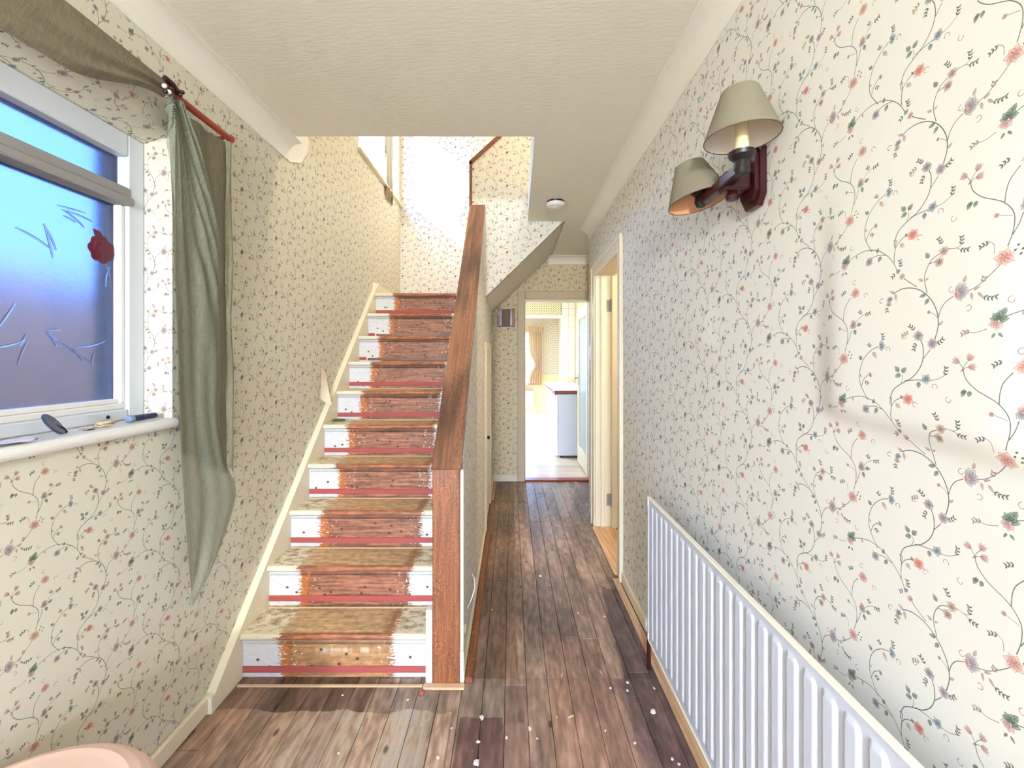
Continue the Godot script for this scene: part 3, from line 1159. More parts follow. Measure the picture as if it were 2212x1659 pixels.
# ============================================================ the stairs
func step_tex(i: int, riser: bool) -> ImageTexture:
	var w := 512
	var h := 128 if riser else 144
	var ng := fnl(0.02, 100 + i * 7 + (3 if riser else 0), 4)
	var ne := fnl(0.09, 200 + i, 3)
	var nd := fnl(0.03, 300 + i * 3 + (1 if riser else 0), 4)
	var r := RandomNumberGenerator.new()
	r.seed = 40 + i + (50 if riser else 0)
	var lb := 0.195 + r.randf_range(-0.02, 0.02)
	var rb := 0.845 + r.randf_range(-0.02, 0.02)
	if i == 1:
		lb = 0.20
		rb = 0.80
	var knots := []
	for k in 7:
		knots.append(Vector2(r.randf_range(0.28, 0.8), r.randf_range(0.2, 0.85)))
	var nails := [Vector2(r.randf_range(0.08, 0.14), r.randf_range(0.45, 0.7)), Vector2(r.randf_range(0.03, 0.17), r.randf_range(0.5, 0.9)), Vector2(r.randf_range(0.88, 0.95), r.randf_range(0.4, 0.7))]
	var data := PackedByteArray()
	data.resize(w * h * 3)
	var ix := 0
	for y in h:
		var v := y / float(h)
		for x in w:
			var u := x / float(w)
			var jag := ne.get_noise_2d(x * 0.5, y * 2.2) * 0.035 + ne.get_noise_2d(x * 0.1 + 40, y * 6.0) * 0.015
			var g := ng.get_noise_2d(x * 0.3, y * 4.0)
			var dirt := nd.get_noise_2d(x * 1.0, y * 1.6)
			var c: Color
			var l := u - lb - jag
			var q := rb + jag - u
			if riser:
				c = Color(0.57, 0.375, 0.28) * (1.0 + g * 0.42 + dirt * 0.18)
				if i == 1:
					c = Color(0.66, 0.49, 0.32) * (1.0 + g * 0.2 + dirt * 0.2)
					var smear := exp(-pow((v - 0.30) / 0.10, 2)) * clampf(0.5 + nd.get_noise_2d(x * 0.7, 9) * 2.0, 0, 1)
					c = c.lerp(Color(0.86, 0.80, 0.72), smear * 0.7)
				for k: Vector2 in knots:
					var dd := Vector2((u - k.x) * 4.3, v - k.y).length()
					if dd < 0.05:
						c = c.lerp(Color(0.25, 0.12, 0.09), clampf(1.4 - dd / 0.035, 0, 0.9))
				if l < 0.055 and l > 0:
					c = c.lerp(Color(0.72, 0.40, 0.16), 0.75)
				if absf(l - 0.06) < 0.006 or (q > 0.01 and q < 0.022):
					c = c.lerp(Color(0.26, 0.13, 0.10), clampf(0.35 + dirt * 1.6, 0, 0.85))
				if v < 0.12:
					c *= 0.82  # bare wood darker under the nosing, shade put into the colour
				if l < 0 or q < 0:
					c = Color(0.85, 0.84, 0.83) * (1.0 + dirt * 0.05)
					for k: Vector2 in nails:
						if Vector2((u - k.x) * 4.3, v - k.y).length() < 0.035 + jag * 0.3:
							c = Color(0.36, 0.28, 0.24)
				elif (l < 0.12 or q < 0.09) and ne.get_noise_2d(x * 0.7, y * 0.8) > 0.46:
					c = Color(0.87, 0.83, 0.79)
			else:
				c = Color(0.76, 0.64, 0.49) * (1.0 + g * 0.16 + dirt * 0.22)
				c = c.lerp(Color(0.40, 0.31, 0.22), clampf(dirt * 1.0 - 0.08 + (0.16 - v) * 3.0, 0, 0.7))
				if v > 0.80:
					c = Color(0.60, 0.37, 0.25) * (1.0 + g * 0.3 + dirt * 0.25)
				if l < 0 or q < 0:
					c = Color(0.90, 0.86, 0.76)
					if v < 0.80:
						var m := clampf(nd.get_noise_2d(x * 0.8 + 300, y * 1.4) * 1.3 + ne.get_noise_2d(x * 1.5, y * 2.0) * 0.5 + 0.45 - v * 0.5, 0, 1)
						c = c.lerp(Color(0.50, 0.45, 0.31), m * 0.85)
				elif q < 0.05 and v < 0.8:
					c = c.lerp(Color(0.52, 0.34, 0.22), 0.6)
			data[ix] = int(clampf(c.r, 0, 1) * 255)
			data[ix + 1] = int(clampf(c.g, 0, 1) * 255)
			data[ix + 2] = int(clampf(c.b, 0, 1) * 255)
			ix += 3
	return tex_from(w, h, data)


func build_stairs() -> void:
	var s := thing("staircase", "steep worn wooden stairs with white painted sides and a bare brown middle", "stairs")
	var x0 := -1.108
	var x1 := -0.333
	for i in range(1, 11):
		var dn := D1 + (i - 1) * GOING          # front of the nosing
		var df := dn + 0.020                    # face of the riser
		var top := RISE * i
		var lo := top - RISE
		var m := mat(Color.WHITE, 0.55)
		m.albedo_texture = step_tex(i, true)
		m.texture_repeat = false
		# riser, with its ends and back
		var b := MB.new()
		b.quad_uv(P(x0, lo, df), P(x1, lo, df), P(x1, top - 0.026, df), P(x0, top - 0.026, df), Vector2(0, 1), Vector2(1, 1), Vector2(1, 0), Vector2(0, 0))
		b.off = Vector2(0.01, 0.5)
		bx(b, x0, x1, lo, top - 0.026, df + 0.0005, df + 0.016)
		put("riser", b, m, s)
		# small cove below the nosing
		b = MB.new()
		var cp := []
		for k in 6:
			var a := PI / 2 * k / 5.0
			cp.append(Vector2(df + 0.0002 - 0.013 * (1.0 - sin(a)), top - 0.041 + 0.015 * (1.0 - cos(a))))
		for k in 5:
			var p: Vector2 = cp[k]
			var q: Vector2 = cp[k + 1]
			b.quad_uv(P(x0, p.y, p.x), P(x1, p.y, p.x), P(x1, q.y, q.x), P(x0, q.y, q.x), Vector2(0, 0.14), Vector2(1, 0.14), Vector2(1, 0.04), Vector2(0, 0.04))
		b.face([P(x0, top - 0.026, dn + 0.007), P(x1, top - 0.026, dn + 0.007), P(x1, top - 0.026, df), P(x0, top - 0.026, df)], Vector3.UP)
		put("nosing_cove", b, m, s)
		# tread: flat top, half-round nose
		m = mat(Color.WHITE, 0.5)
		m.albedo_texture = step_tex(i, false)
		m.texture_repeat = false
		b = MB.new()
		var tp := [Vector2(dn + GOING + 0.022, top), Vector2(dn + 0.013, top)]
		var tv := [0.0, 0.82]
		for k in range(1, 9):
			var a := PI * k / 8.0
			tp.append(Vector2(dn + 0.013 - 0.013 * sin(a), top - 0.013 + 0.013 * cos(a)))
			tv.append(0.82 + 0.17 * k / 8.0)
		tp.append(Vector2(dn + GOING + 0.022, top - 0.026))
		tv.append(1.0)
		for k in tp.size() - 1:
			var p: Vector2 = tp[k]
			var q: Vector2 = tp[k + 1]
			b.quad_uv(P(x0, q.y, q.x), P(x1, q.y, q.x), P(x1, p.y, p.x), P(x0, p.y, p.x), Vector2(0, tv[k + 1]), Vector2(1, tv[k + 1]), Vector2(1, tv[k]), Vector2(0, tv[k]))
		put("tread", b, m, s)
		# the red-painted batten at the foot of the riser
		if i == 8 or i == 9:
			put("gripper", box_mb(x0 + 0.005, x0 + 0.055, lo + 0.012, lo + 0.032, df - 0.007, df, 0.002), M.red, s)
			put("gripper", box_mb(x0 + 0.065, x1 - 0.04, lo + 0.008, lo + 0.026, df - 0.006, df, 0.002, 0), M.oak_cap, s)
		else:
			put("gripper", box_mb(x0 + 0.002, x1 - 0.004, lo + 0.020, lo + 0.046, df - 0.006, df, 0.002), M.red, s)
		if i > 1 and i < 8:
			put("batten", box_mb(x0 + 0.01, x1 - 0.01, lo + 0.0, lo + 0.005, df - 0.026, df - 0.018, 0.001), M.splinter, s)
	# strings
	var slope := RISE / GOING
	var b := MB.new()
	var line := func(d: float) -> float: return 0.058 + (d - 1.64) * slope
	b.prism([Vector2(1.62, 0), Vector2(1.84, 0), Vector2(3.80, 1.72), Vector2(3.80, 1.84), Vector2(3.66, 1.94), Vector2(3.625, line.call(3.625)), Vector2(1.64, 0.062), Vector2(1.62, 0.060)], 0, XL, -1.105)
	put("string", b, M.cream, s)
	b = MB.new()
	b.prism([Vector2(1.80, 0), Vector2(1.86, 0), Vector2(3.62, 1.62), Vector2(3.62, 1.84), Vector2(1.80, 0.14)], 0, -0.336, -0.3185)
	put("string", b, M.white, s)
	put("string_end", box_mb(-0.345, -0.3185, 0, 0.30, 1.764, 1.80, 0.003), M.white, s)


func build_banister() -> void:
	var s := thing("banister", "square oak newel post with a broad sloping oak capping running up beside the stairs", "banister")
	var nw := MB.new()
	nw.axis = 1
	bx(nw, -0.318, -0.208, 0, 0.868, 1.765, 1.877, 0.004)
	put("newel_post", nw, M.oak, s)
	var b := MB.new()
	b.axis = 2
	b.off = Vector2(3.45, 0)
	b.prism([Vector2(1.760, 0.866), Vector2(1.80, 0.866), Vector2(3.412, 2.463), Vector2(3.412, 2.505), Vector2(1.758, 0.871)], 0, -0.322, -0.204)
	put("capping", b, M.oak_cap, s)
	put("foot_plate", box_mb(-0.352, -0.186, 0, 0.011, 1.735, 1.765, 0.003, 0), M.pine, s)
	put("side_strip", box_mb(-0.2078, -0.192, 0, 0.13, 1.768, 1.79, 0.003), M.white, s)
	put("side_strip", box_mb(-0.2078, -0.194, 0.13, 0.86, 1.775, 1.80, 0.003), M.cream, s)
	var t := thing("upper_handrail", "narrow reddish oak capping rising along the edge of the upper stair wall", "handrail")
	put("post_cap", box_mb(-0.336, -0.312, 2.52, 2.875, 3.475, 3.615, 0.004, 1), M.oak, t)
	b = MB.new()
	b.axis = 0
	b.prism([Vector2(-0.336, 2.850), Vector2(-0.318, 2.853), Vector2(1.0, 4.058), Vector2(1.0, 4.090), Vector2(-0.330, 2.878)], 2, 3.475, 3.615)
	put("rail", b, M.oak, t)


# ============================================================ the kitchen beyond
func lattice_tex(bg: Color, ink: Color, dot: Color) -> ImageTexture:
	var w := 128
	var data := PackedByteArray()
	data.resize(w * w * 3)
	var i := 0
	for y in w:
		for x in w:
			var a := fposmod((x + y) / float(w), 0.5)
			var b := fposmod((x - y) / float(w), 0.5)
			var c := bg
			if minf(a, 0.5 - a) < 0.035 or minf(b, 0.5 - b) < 0.035:
				c = ink
			elif absf(a - 0.25) < 0.075 and absf(b - 0.25) < 0.075:
				c = dot
			data[i] = int(c.r * 255)
			data[i + 1] = int(c.g * 255)
			data[i + 2] = int(c.b * 255)
			i += 3
	return tex_from(w, w, data)


func build_kitchen() -> void:
	var green := mat(Color.WHITE, 0.7)
	green.albedo_texture = lattice_tex(rgb(232, 224, 186), rgb(150, 146, 96), rgb(84, 92, 60))
	green.uv1_scale = Vector3(6.2, 6.2, 1)
	var brown := mat(Color.WHITE, 0.7)
	brown.albedo_texture = lattice_tex(rgb(236, 222, 196), rgb(176, 146, 116), rgb(150, 112, 92))
	brown.uv1_scale = Vector3(4.6, 4.6, 1)
	var plain := mat(rgb(222, 206, 160), 0.7)
	var b := MB.new()
	bx(b, -1.75, -1.6, 0, 2.4, 4.82, 7.5)
	bx(b, -1.75, -1.6, 0, 2.4, 9.7, 10.4)
	bx(b, -1.75, -1.6, 0, 0.55, 7.5, 9.7)
	bx(b, -1.75, -1.6, 2.15, 2.4, 7.5, 9.7)
	struct("wall_kitchen_left", b, green)
	struct("wall_kitchen_right", box_mb(1.1, 1.25, 0, 2.4, 4.82, 10.55), green)
	b = MB.new()
	bx(b, -1.75, -0.9, 0.93, 2.4, 10.4, 10.55)
	bx(b, 0.53, 1.1, 0.93, 2.4, 10.4, 10.55)
	bx(b, -0.9, 0.53, 1.98, 2.4, 10.4, 10.55)
	struct("wall_kitchen_end", b, brown)
	b = MB.new()
	bx(b, -1.75, 1.1, 0, 0.71, 10.4, 10.55)
	bx(b, -1.75, -0.9, 0.71, 0.93, 10.4, 10.55)
	bx(b, 0.53, 1.1, 0.71, 0.93, 10.4, 10.55)
	bx(b, 0.53, 1.1, 0.925, 0.945, 10.385, 10.41, 0.003)
	struct("wall_kitchen_end", b, plain)
	struct("ceiling", box_mb(-1.75, 1.25, 2.4, 2.55, 4.83, 10.55), M.white)
	# downstand beam and its tiled pier
	struct("trim_5", box_mb(-1.6, 0.86, 2.06, 2.4, 7.6, 7.8), green, "papered beam across the kitchen ceiling")
	struct("trim_6", box_mb(-1.6, 0.88, 2.03, 2.06, 7.585, 7.815, 0.004), M.white, "white board below the papered beam")
	var pier := struct("wall_pier", box_mb(0.872, 1.1, 0, 2.4, 7.61, 7.8), M.cream, "white tiled pier at the end of the kitchen worktop")
	for r in 13:
		for k in 2:
			put("tile", box_mb(0.868 + k * 0.117, 0.981 + k * 0.117, 0.98 + r * 0.109, 1.085 + r * 0.109, 7.600, 7.612, 0.003), M.white, pier)
	# kitchen floor of pale boards
	var f := struct("floor", box_mb(-1.75, 1.25, -0.12, -0.018, 4.70, 10.55), M.cream_dark)
	var pale := []
	var gt := wood_tex(512, 64, rgb(240, 230, 214), rgb(206, 188, 164), 71)
	for t in [1.0, 0.95, 0.90]:
		pale.append(wood_mat(gt, 0.33, 0.8, 6.0, Color(t, t, t)))
	var d := 4.80
	while d < 10.4:
		put("plank", box_mb(-1.6, 1.1, -0.018, rng.randf_range(-0.001, 0.0005), d + 0.001, d + 0.159, 0.0015, 0), pale[rng.randi() % 3], f)
		d += 0.16
	# window in the end wall
	var w := thing("window_3", "kitchen window in the far wall with a narrow brown sill", "window", Vector3.ZERO, "", "structure")
	b = MB.new()
	for x in [-0.9, -0.2, 0.48]:
		bx(b, x, x + 0.05, 0.71, 1.98, 10.44, 10.50, 0.005)
	for y in [0.71, 1.93]:
		bx(b, -0.85, 0.48, y, y + 0.05, 10.44, 10.50, 0.005)
	put("frame", b, M.white, w)
	put("pane", box_mb(-0.86, 0.49, 0.75, 1.94, 10.468, 10.472), M.pane, w)
	put("window_sill", box_mb(-0.95, 0.70, 0.685, 0.712, 10.28, 10.46, 0.005), M.pine, w)
	w = thing("window_5", "wide kitchen side window out of sight to the left, placed to let sun onto the kitchen floor", "window", Vector3.ZERO, "", "structure")  # out of view, placed to let sun onto the kitchen floor
	b = MB.new()
	for k in [7.5, 8.2, 8.92, 9.64]:
		bx(b, -1.72, -1.65, 0.55, 2.15, k, k + 0.06, 0.005)
	for y in [0.55, 2.09]:
		bx(b, -1.715, -1.655, y, y + 0.06, 7.56, 9.64, 0.005)
	put("frame", b, M.white, w)
	put("pane", box_mb(-1.687, -1.683, 0.6, 2.1, 7.54, 9.66), M.pane, w)
	# curtain at the far window
	var c := thing("kitchen_curtain", "gathered beige curtain at the right of the far kitchen window", "curtain")
	b = MB.new()
	var rows := []
	for i in 25:
		var t := i / 24.0
		var line := []
		for j in 41:
			var s := j / 40.0
			var tie := 1.0 - 0.45 * exp(-pow((t - 0.66) / 0.14, 2))
			line.append(P(0.70 - (0.30 - 0.02 * s) * (1.0 - s) * tie, 2.03 - 1.30 * t, 10.235 + 0.02 * sin(s * 34.0 + t)))
		rows.append(line)
	b.sheet(rows, Vector3.BACK)
	var cm := mat(rgb(196, 166, 126), 0.95)
	cm.cull_mode = BaseMaterial3D.CULL_DISABLED
	cm.backlight_enabled = true
	cm.backlight = Color(0.5, 0.4, 0.28)
	put("curtain_panel", b, cm, c)
	b = MB.new()
	rows = []
	for i in 7:
		var line := []
		for j in 101:
			var s := j / 100.0
			line.append(P(lerpf(-0.95, 0.74, s), 2.06 - 0.13 * i / 6.0, 10.20 + 0.012 * sin(s * 190.0)))
		rows.append(line)
	b.sheet(rows, Vector3.BACK)
	put("pelmet", b, cm, c)
	var cush := MB.new()
	var cr := []
	for i in 9:
		var line := []
		for j in 13:
			var u := j / 12.0 * 2 - 1
			var v := i / 8.0 * 2 - 1
			line.append(P(0.46 + u * 0.10, 0.89 + v * 0.19, 10.33 - 0.05 * (1 - pow(absf(u), 3)) * (1 - pow(absf(v), 3))))
		cr.append(line)
	cush.sheet(cr, Vector3.BACK)
	cush.prism([Vector2(0.36, 0.70), Vector2(0.56, 0.70), Vector2(0.56, 1.08), Vector2(0.36, 1.08)], 2, 10.33, 10.36)
	tag(put("cushion", cush, M.pink), "pale pink cushion propped up on the far kitchen window sill", "cushion")
	# heater below the window
	var ht := thing("panel_heater", "small white heater on the wall below the far kitchen window", "heater")
	put("body", box_mb(-0.35, 0.525, 0.13, 0.56, 10.30, 10.36, 0.01), M.radiator, ht)
	b = MB.new()
	for k in 14:
		for r in 5:
			bx(b, -0.31 + k * 0.058, -0.27 + k * 0.058, 0.19 + r * 0.07, 0.245 + r * 0.07, 10.296, 10.302, 0.001)
	var gr := put("grille", b, M.white, ht)
	gr.set_meta("kind", "stuff")
	put("bracket", box_mb(0.0, 0.04, 0.20, 0.50, 10.355, 10.40), M.frame_grey, ht)
	put("pipe", tube_mb([P(0.50, 0.16, 10.33), P(0.56, 0.15, 10.33), P(0.565, 0.0, 10.33)], 0.010), M.white, ht)
	# fridge, worktop over it
	var fr := thing("fridge", "white under-counter fridge standing under the end of the kitchen worktop", "fridge")
	put("body", box_mb(0.615, 1.095, 0.03, 0.845, 5.80, 6.38, 0.008), M.radiator, fr)
	b = MB.new()
	var prof := []
	for k in 13:
		var t := k / 12.0
		prof.append(Vector2(0.610 - 0.045 * pow(sin(PI * t), 0.6), lerpf(5.805, 6.375, t)))
	prof.append(Vector2(0.611, 6.375))
	b.prism([Vector2(0.611, 5.805)] + prof.slice(1), 1, 0.06, 0.835)
	put("fridge_door", b, M.radiator, fr)
	put("handle_trim", box_mb(0.578, 0.60, 0.80, 0.838, 5.86, 6.32, 0.005), M.frame_grey, fr)
	for q in [[0.66, 5.85], [1.04, 5.85], [0.66, 6.33], [1.04, 6.33]]:
		b = MB.new()
		b.lathe([Vector2(0, 0), Vector2(0.02, 0), Vector2(0.015, 0.031), Vector2(0, 0.031)], 10, Transform3D(Basis(), P(q[0], 0, q[1])))
		put("foot", b, M.black, fr)
	var wt := thing("worktop", "pale worktop with a dark red edge running over the fridge", "worktop")
	put("top", box_mb(0.56, 1.079, 0.885, 0.905, 5.77, 7.60, 0.006), M.white, wt)
	put("edge_strip", box_mb(0.565, 1.079, 0.850, 0.884, 5.775, 7.60, 0.003), mat(rgb(132, 44, 28), 0.4), wt)
	put("base_panel", box_mb(0.62, 1.075, 0.0, 0.850, 6.42, 7.59, 0.004), M.cream, wt)


func tube_mb(path: Array, r: float, sides := 10) -> MB:
	var b := MB.new()
	b.tube(path, r, sides)
	return b


# ============================================================ outdoors: seen only through glass, and an unseen house that blocks sun
func build_outside() -> void:
	struct("ground", box_mb(-30, 30, -0.4, -0.14, -20, 40), mat(rgb(172, 156, 128), 0.95))
	# close-boarded fence along the side path
	var fence := thing("garden_fence", "brown close-boarded fence beyond the obscure hall window", "fence")
	var fm := wood_mat(wood_tex(256, 64, rgb(255, 208, 160), rgb(238, 188, 140), 81), 0.9, 0.8, 5.0)
	for k in 48:
		put("board", box_mb(-4.62, -4.60 + rng.randf_range(0, 0.006), -0.14, 2.10 + rng.randf_range(-0.008, 0.008), 1.3 + k * 0.152, 1.3 + k * 0.152 + 0.148, 0.003, 1), fm, fence)
	for k in 4:
		put("post", box_mb(-4.74, -4.64, -0.14, 2.12, 1.35 + k * 2.1, 1.45 + k * 2.1, 0.004, 1), fm, fence)
	put("rail", box_mb(-4.645, -4.62, 0.3, 0.4, 1.3, 8.58, 0.002, 2), fm, fence)
	put("rail", box_mb(-4.645, -4.62, 1.5, 1.6, 1.3, 8.58, 0.002, 2), fm, fence)
	# unseen house, placed to keep sun off the hall window
	var hs := thing("unseen_house", "brick house out of sight beside the hall, placed to keep sun off the hall window", "house")
	put("walls", box_mb(-8.0, -3.2, -0.14, 5.6, -10.0, 0.1), mat(rgb(150, 104, 84), 0.9), hs)
	var b := MB.new()
	b.prism([Vector2(-8.3, 5.6), Vector2(-2.95, 5.6), Vector2(-5.6, 7.9)], 2, -10.2, 0.25)
	put("roof", b, mat(rgb(120, 74, 60), 0.9), hs)
	# shrubs behind the kitchen
	var lm := mat(rgb(126, 156, 92), 0.8)
	lm.backlight_enabled = true
	lm.backlight = Color(0.3, 0.4, 0.15)
	var tr := thing("garden_shrub", "leafy green shrub outside the far kitchen window", "shrub")
	put("stem", tube_mb([P(0.2, -0.14, 14.0), P(0.25, 0.8, 14.05), P(0.2, 1.6, 14.0)], 0.05), fm, tr)
	b = MB.new()
	var r := RandomNumberGenerator.new()
	r.seed = 12
	for k in 2600:
		var v := Vector3(r.randfn(), r.randfn() * 0.75, r.randfn()) * 0.75
		var p := P(0.1, 1.25, 14.0) + v
		var a := Vector3(r.randfn(), r.randfn(), r.randfn()).normalized()
		var e := a.cross(Vector3(0.3, 1, 0.2)).normalized()
		var l := r.randf_range(0.05, 0.09)
		b.tri(p - e * l * 0.4, p + a * l, p + e * l * 0.4, a.cross(e))
		b.tri(p - e * l * 0.4, p - a * l * 0.6, p + e * l * 0.4, a.cross(e))
	put("foliage", b, lm, tr).set_meta("kind", "stuff")


# ============================================================ radiator
func build_radiator() -> void:
	var rd := thing("radiator", "long white ribbed panel radiator below the wall lamp on the right wall", "radiator")
	var b := MB.new()
	var d0 := 0.15
	var d1 := 1.816
	var pitch := 0.0521
	var ys := []
	for k in 12:
		ys.append(0.150 + 0.07 * k / 11.0)
	for k in 6:
		ys.append(lerpf(0.24, 0.655, k / 5.0))
	for k in 14:
		ys.append(lerpf(0.662, 0.736, k / 13.0))
	var rows := []
	for y: float in ys:
		var line := []
		var n := int((d1 - d0) / 0.00326)
		for j in n + 1:
			var d := lerpf(d0, d1, float(j) / n)
			var q := fposmod(d1 - 0.018 - d, pitch) - pitch / 2
			# rounded pad: signed distance of a rounded rectangle 29 mm wide
			var hx := absf(q) - (0.0170 - 0.012)
			var hy := absf(y - 0.445) - (0.267 - 0.012)
			var sd := Vector2(maxf(hx, 0), maxf(hy, 0)).length() + minf(maxf(hx, hy), 0.0) - 0.012
			line.append(P(0.566 - 0.0045 * (1.0 - smoothstep(-0.003, 0.0015, sd)), y, d))
		rows.append(line)
	b.sheet(rows, Vector3.LEFT)
	bx(b, 0.567, 0.574, 0.150, 0.738, d0, d1, 0.001)
	put("panel", b, M.radiator, rd)
	b = MB.new()
	bx(b, 0.560, 0.578, 0.734, 0.7405, d0 - 0.002, d1 + 0.003, 0.0028)
	bx(b, 0.562, 0.577, 0.147, 0.152, d0, d1, 0.002)
	bx(b, 0.562, 0.577, 0.150, 0.736, d1 - 0.001, d1 + 0.003, 0.0018)
	put("seam", b, M.radiator_top, rd)
	for k in [0.35, 1.0, 1.65]:
		for y in [0.22, 0.60]:
			put("bracket", box_mb(0.574, XR - 0.003, y, y + 0.06, k, k + 0.03, 0.002), M.frame_grey, rd)
	b = MB.new()
	b.tube([P(0.580, 0.185, 1.80), P(0.580, 0.185, 1.855)], 0.011, 10)
	b.lathe([Vector2(0, 0.0), Vector2(0.014, 0.0), Vector2(0.016, 0.02), Vector2(0.014, 0.045), Vector2(0, 0.047)], 12, Transform3D(Basis(), P(0.580, 0.165, 1.858)))
	put("valve", b, M.white, rd)
	put("pipe", tube_mb([P(0.580, 0.17, 1.858), P(0.580, 0.08, 1.858), P(0.581, 0.0, 1.858)], 0.0085), M.darkwood, rd)


# ============================================================ wall lamp
func build_wall_lamp() -> void:
	var l := thing("wall_lamp", "twin-armed dark wooden wall lamp with two olive fabric shades, one slipped and tilted", "lamp")
	var b := MB.new()
	var oct := []
	for k: Array in [[-0.026, -0.085], [0.026, -0.085], [0.045, -0.058], [0.045, 0.058], [0.026, 0.085], [-0.026, 0.085], [-0.045, 0.058], [-0.045, -0.058]]:
		oct.append(Vector2(1.165 + k[0], 1.792 + k[1]))
	b.prism(oct, 0, 0.650, 0.634)
	var inner := []
	for p: Vector2 in oct:
		inner.append(Vector2(1.165, 1.792) + (p - Vector2(1.165, 1.792)) * 0.82)
	b.prism(inner, 0, 0.634, 0.624)
	put("backplate", b, M.darkwood, l)
	b = MB.new()
	bx(b, 0.555, 0.625, 1.752, 1.800, 1.142, 1.190, 0.006)
	b.lathe([Vector2(0, 0), Vector2(0.014, 0.002), Vector2(0.019, 0.012), Vector2(0.012, 0.024), Vector2(0.020, 0.034), Vector2(0, 0.036)], 14, Transform3D(Basis(), P(0.585, 1.728, 1.166)))
	put("boss", b, M.darkwood, l)
	for e: Array in [[1.062, 1], [1.292, 2]]:
		var dd: float = e[0]
		b = MB.new()
		bx(b, 0.548, 0.578, 1.760, 1.788, minf(dd, 1.166), maxf(dd, 1.166), 0.004)
		put("arm", b, M.darkwood, l)
		b = MB.new()
		b.lathe([Vector2(0, -0.022), Vector2(0.012, -0.020), Vector2(0.018, -0.008), Vector2(0.016, 0.010), Vector2(0.029, 0.022), Vector2(0.031, 0.032), Vector2(0, 0.034)], 16, Transform3D(Basis(), P(0.556, 1.776, dd)))
		put("candle_cup", b, M.black, l)
	b = MB.new()
	b.lathe([Vector2(0.0165, 0), Vector2(0.0165, 0.022), Vector2(0.0155, 0.024), Vector2(0.0155, 0.082), Vector2(0.013, 0.086), Vector2(0, 0.086)], 16, Transform3D(Basis(), P(0.556, 1.808, 1.062)))
	put("candle_tube", b, M.candle, l)
	b = MB.new()
	b.lathe([Vector2(0.0155, 0), Vector2(0.0155, 0.040), Vector2(0.013, 0.044), Vector2(0, 0.044)], 16, Transform3D(Basis(), P(0.556, 1.808, 1.292)))
	put("candle_tube", b, M.darkwood, l)
	lamp_shade(l, Transform3D(Basis(Vector3.BACK, 0.04), P(0.556, 1.842, 1.062)), M.shade_in)
	lamp_shade(l, Transform3D(Basis(Vector3(0.5, 0, -0.8).normalized(), -0.22), P(0.548, 1.770, 1.288)), M.shade_in_orange)


func lamp_shade(l: Node3D, xf: Transform3D, inside: Material) -> void:
	var b := MB.new()
	b.lathe([Vector2(0.0848, 0), Vector2(0.0855, 0.002), Vector2(0.0848, 0.004), Vector2(0.0428, 0.112), Vector2(0.0420, 0.114)], 48, xf)
	var sh := put("shade", b, M.shade, l)
	b = MB.new()
	b.lathe([Vector2(0.0412, 0.114), Vector2(0.0838, 0.002), Vector2(0.0846, 0.0005)], 48, xf)
	put("lining", b, inside, sh)
	for k in 3:
		var a := TAU * k / 3.0
		b = MB.new()
		b.tube([xf * Vector3(0.012 * cos(a), 0.086, 0.012 * sin(a)), xf * Vector3(0.050 * cos(a), 0.090, 0.050 * sin(a))], 0.0012, 6)
		put("spoke", b, M.polewood, sh)
	b = MB.new()
	var ring := []
	for k in 25:
		ring.append(xf * Vector3(0.0850 * cos(TAU * k / 24.0), 0.001, 0.0850 * sin(TAU * k / 24.0)))
	b.tube(ring, 0.0011, 6)
	put("rim", b, M.rim, sh)


# ============================================================ fill lamps added out of view: hall, landing, side room, kitchen
func build_fill_lights() -> void:
	for q: Array in [[-0.30, 1.75, -3.0, CEIL, 10.0, Color(0.95, 0.975, 1.0), "added white globe lamp to fill the front of the hall, behind the viewer"],
			[0.7, 4.4, 2.6, 5.0, 1.35, Color(1.0, 0.95, 0.84), "added white globe lamp to fill the upstairs landing, out of view"],
			[1.5, 2.1, 2.7, CEIL, 0.7, Color(1.0, 0.93, 0.82), "added white globe lamp to fill the side room past the open door"],
			[-0.3, 2.1, 6.3, CEIL, 1.0, Color(1.0, 0.98, 0.95), "added white globe lamp to fill the kitchen, hidden by the door head"]]:
		var l := thing("added_ceiling_light", q[6], "added fill lamp")
		var b := MB.new()
		b.lathe([Vector2(0.06, 0), Vector2(0.06, 0.03), Vector2(0, 0.03)], 20, Transform3D(Basis(), P(q[0], q[3] - 0.03, q[2])))
		b.tube([P(q[0], q[3] - 0.02, q[2]), P(q[0], q[1] + 0.10, q[2])], 0.008)
		put("ceiling_rose", b, M.white, l)
		b = MB.new()
		var prof := []
		for k in 17:
			var a := -PI / 2 + PI * k / 16.0
			prof.append(Vector2(0.12 * cos(a), 0.12 * sin(a)))
		b.lathe(prof, 24, Transform3D(Basis(), P(q[0], q[1], q[2])))
		var gm := mat(Color(1, 0.97, 0.92), 0.3)
		gm.emission_enabled = true
		gm.emission = q[5]
		gm.emission_energy_multiplier = 1.5
		put("fill_globe", b, gm, l)
		var o := OmniLight3D.new()
		o.name = "lamp"
		o.light_color = q[5]
		o.light_energy = q[4]
		o.light_size = 0.11
		o.omni_range = 14
		o.omni_attenuation = 2.0
		o.shadow_enabled = true
		o.position = P(q[0], q[1], q[2])
		l.add_child(o)


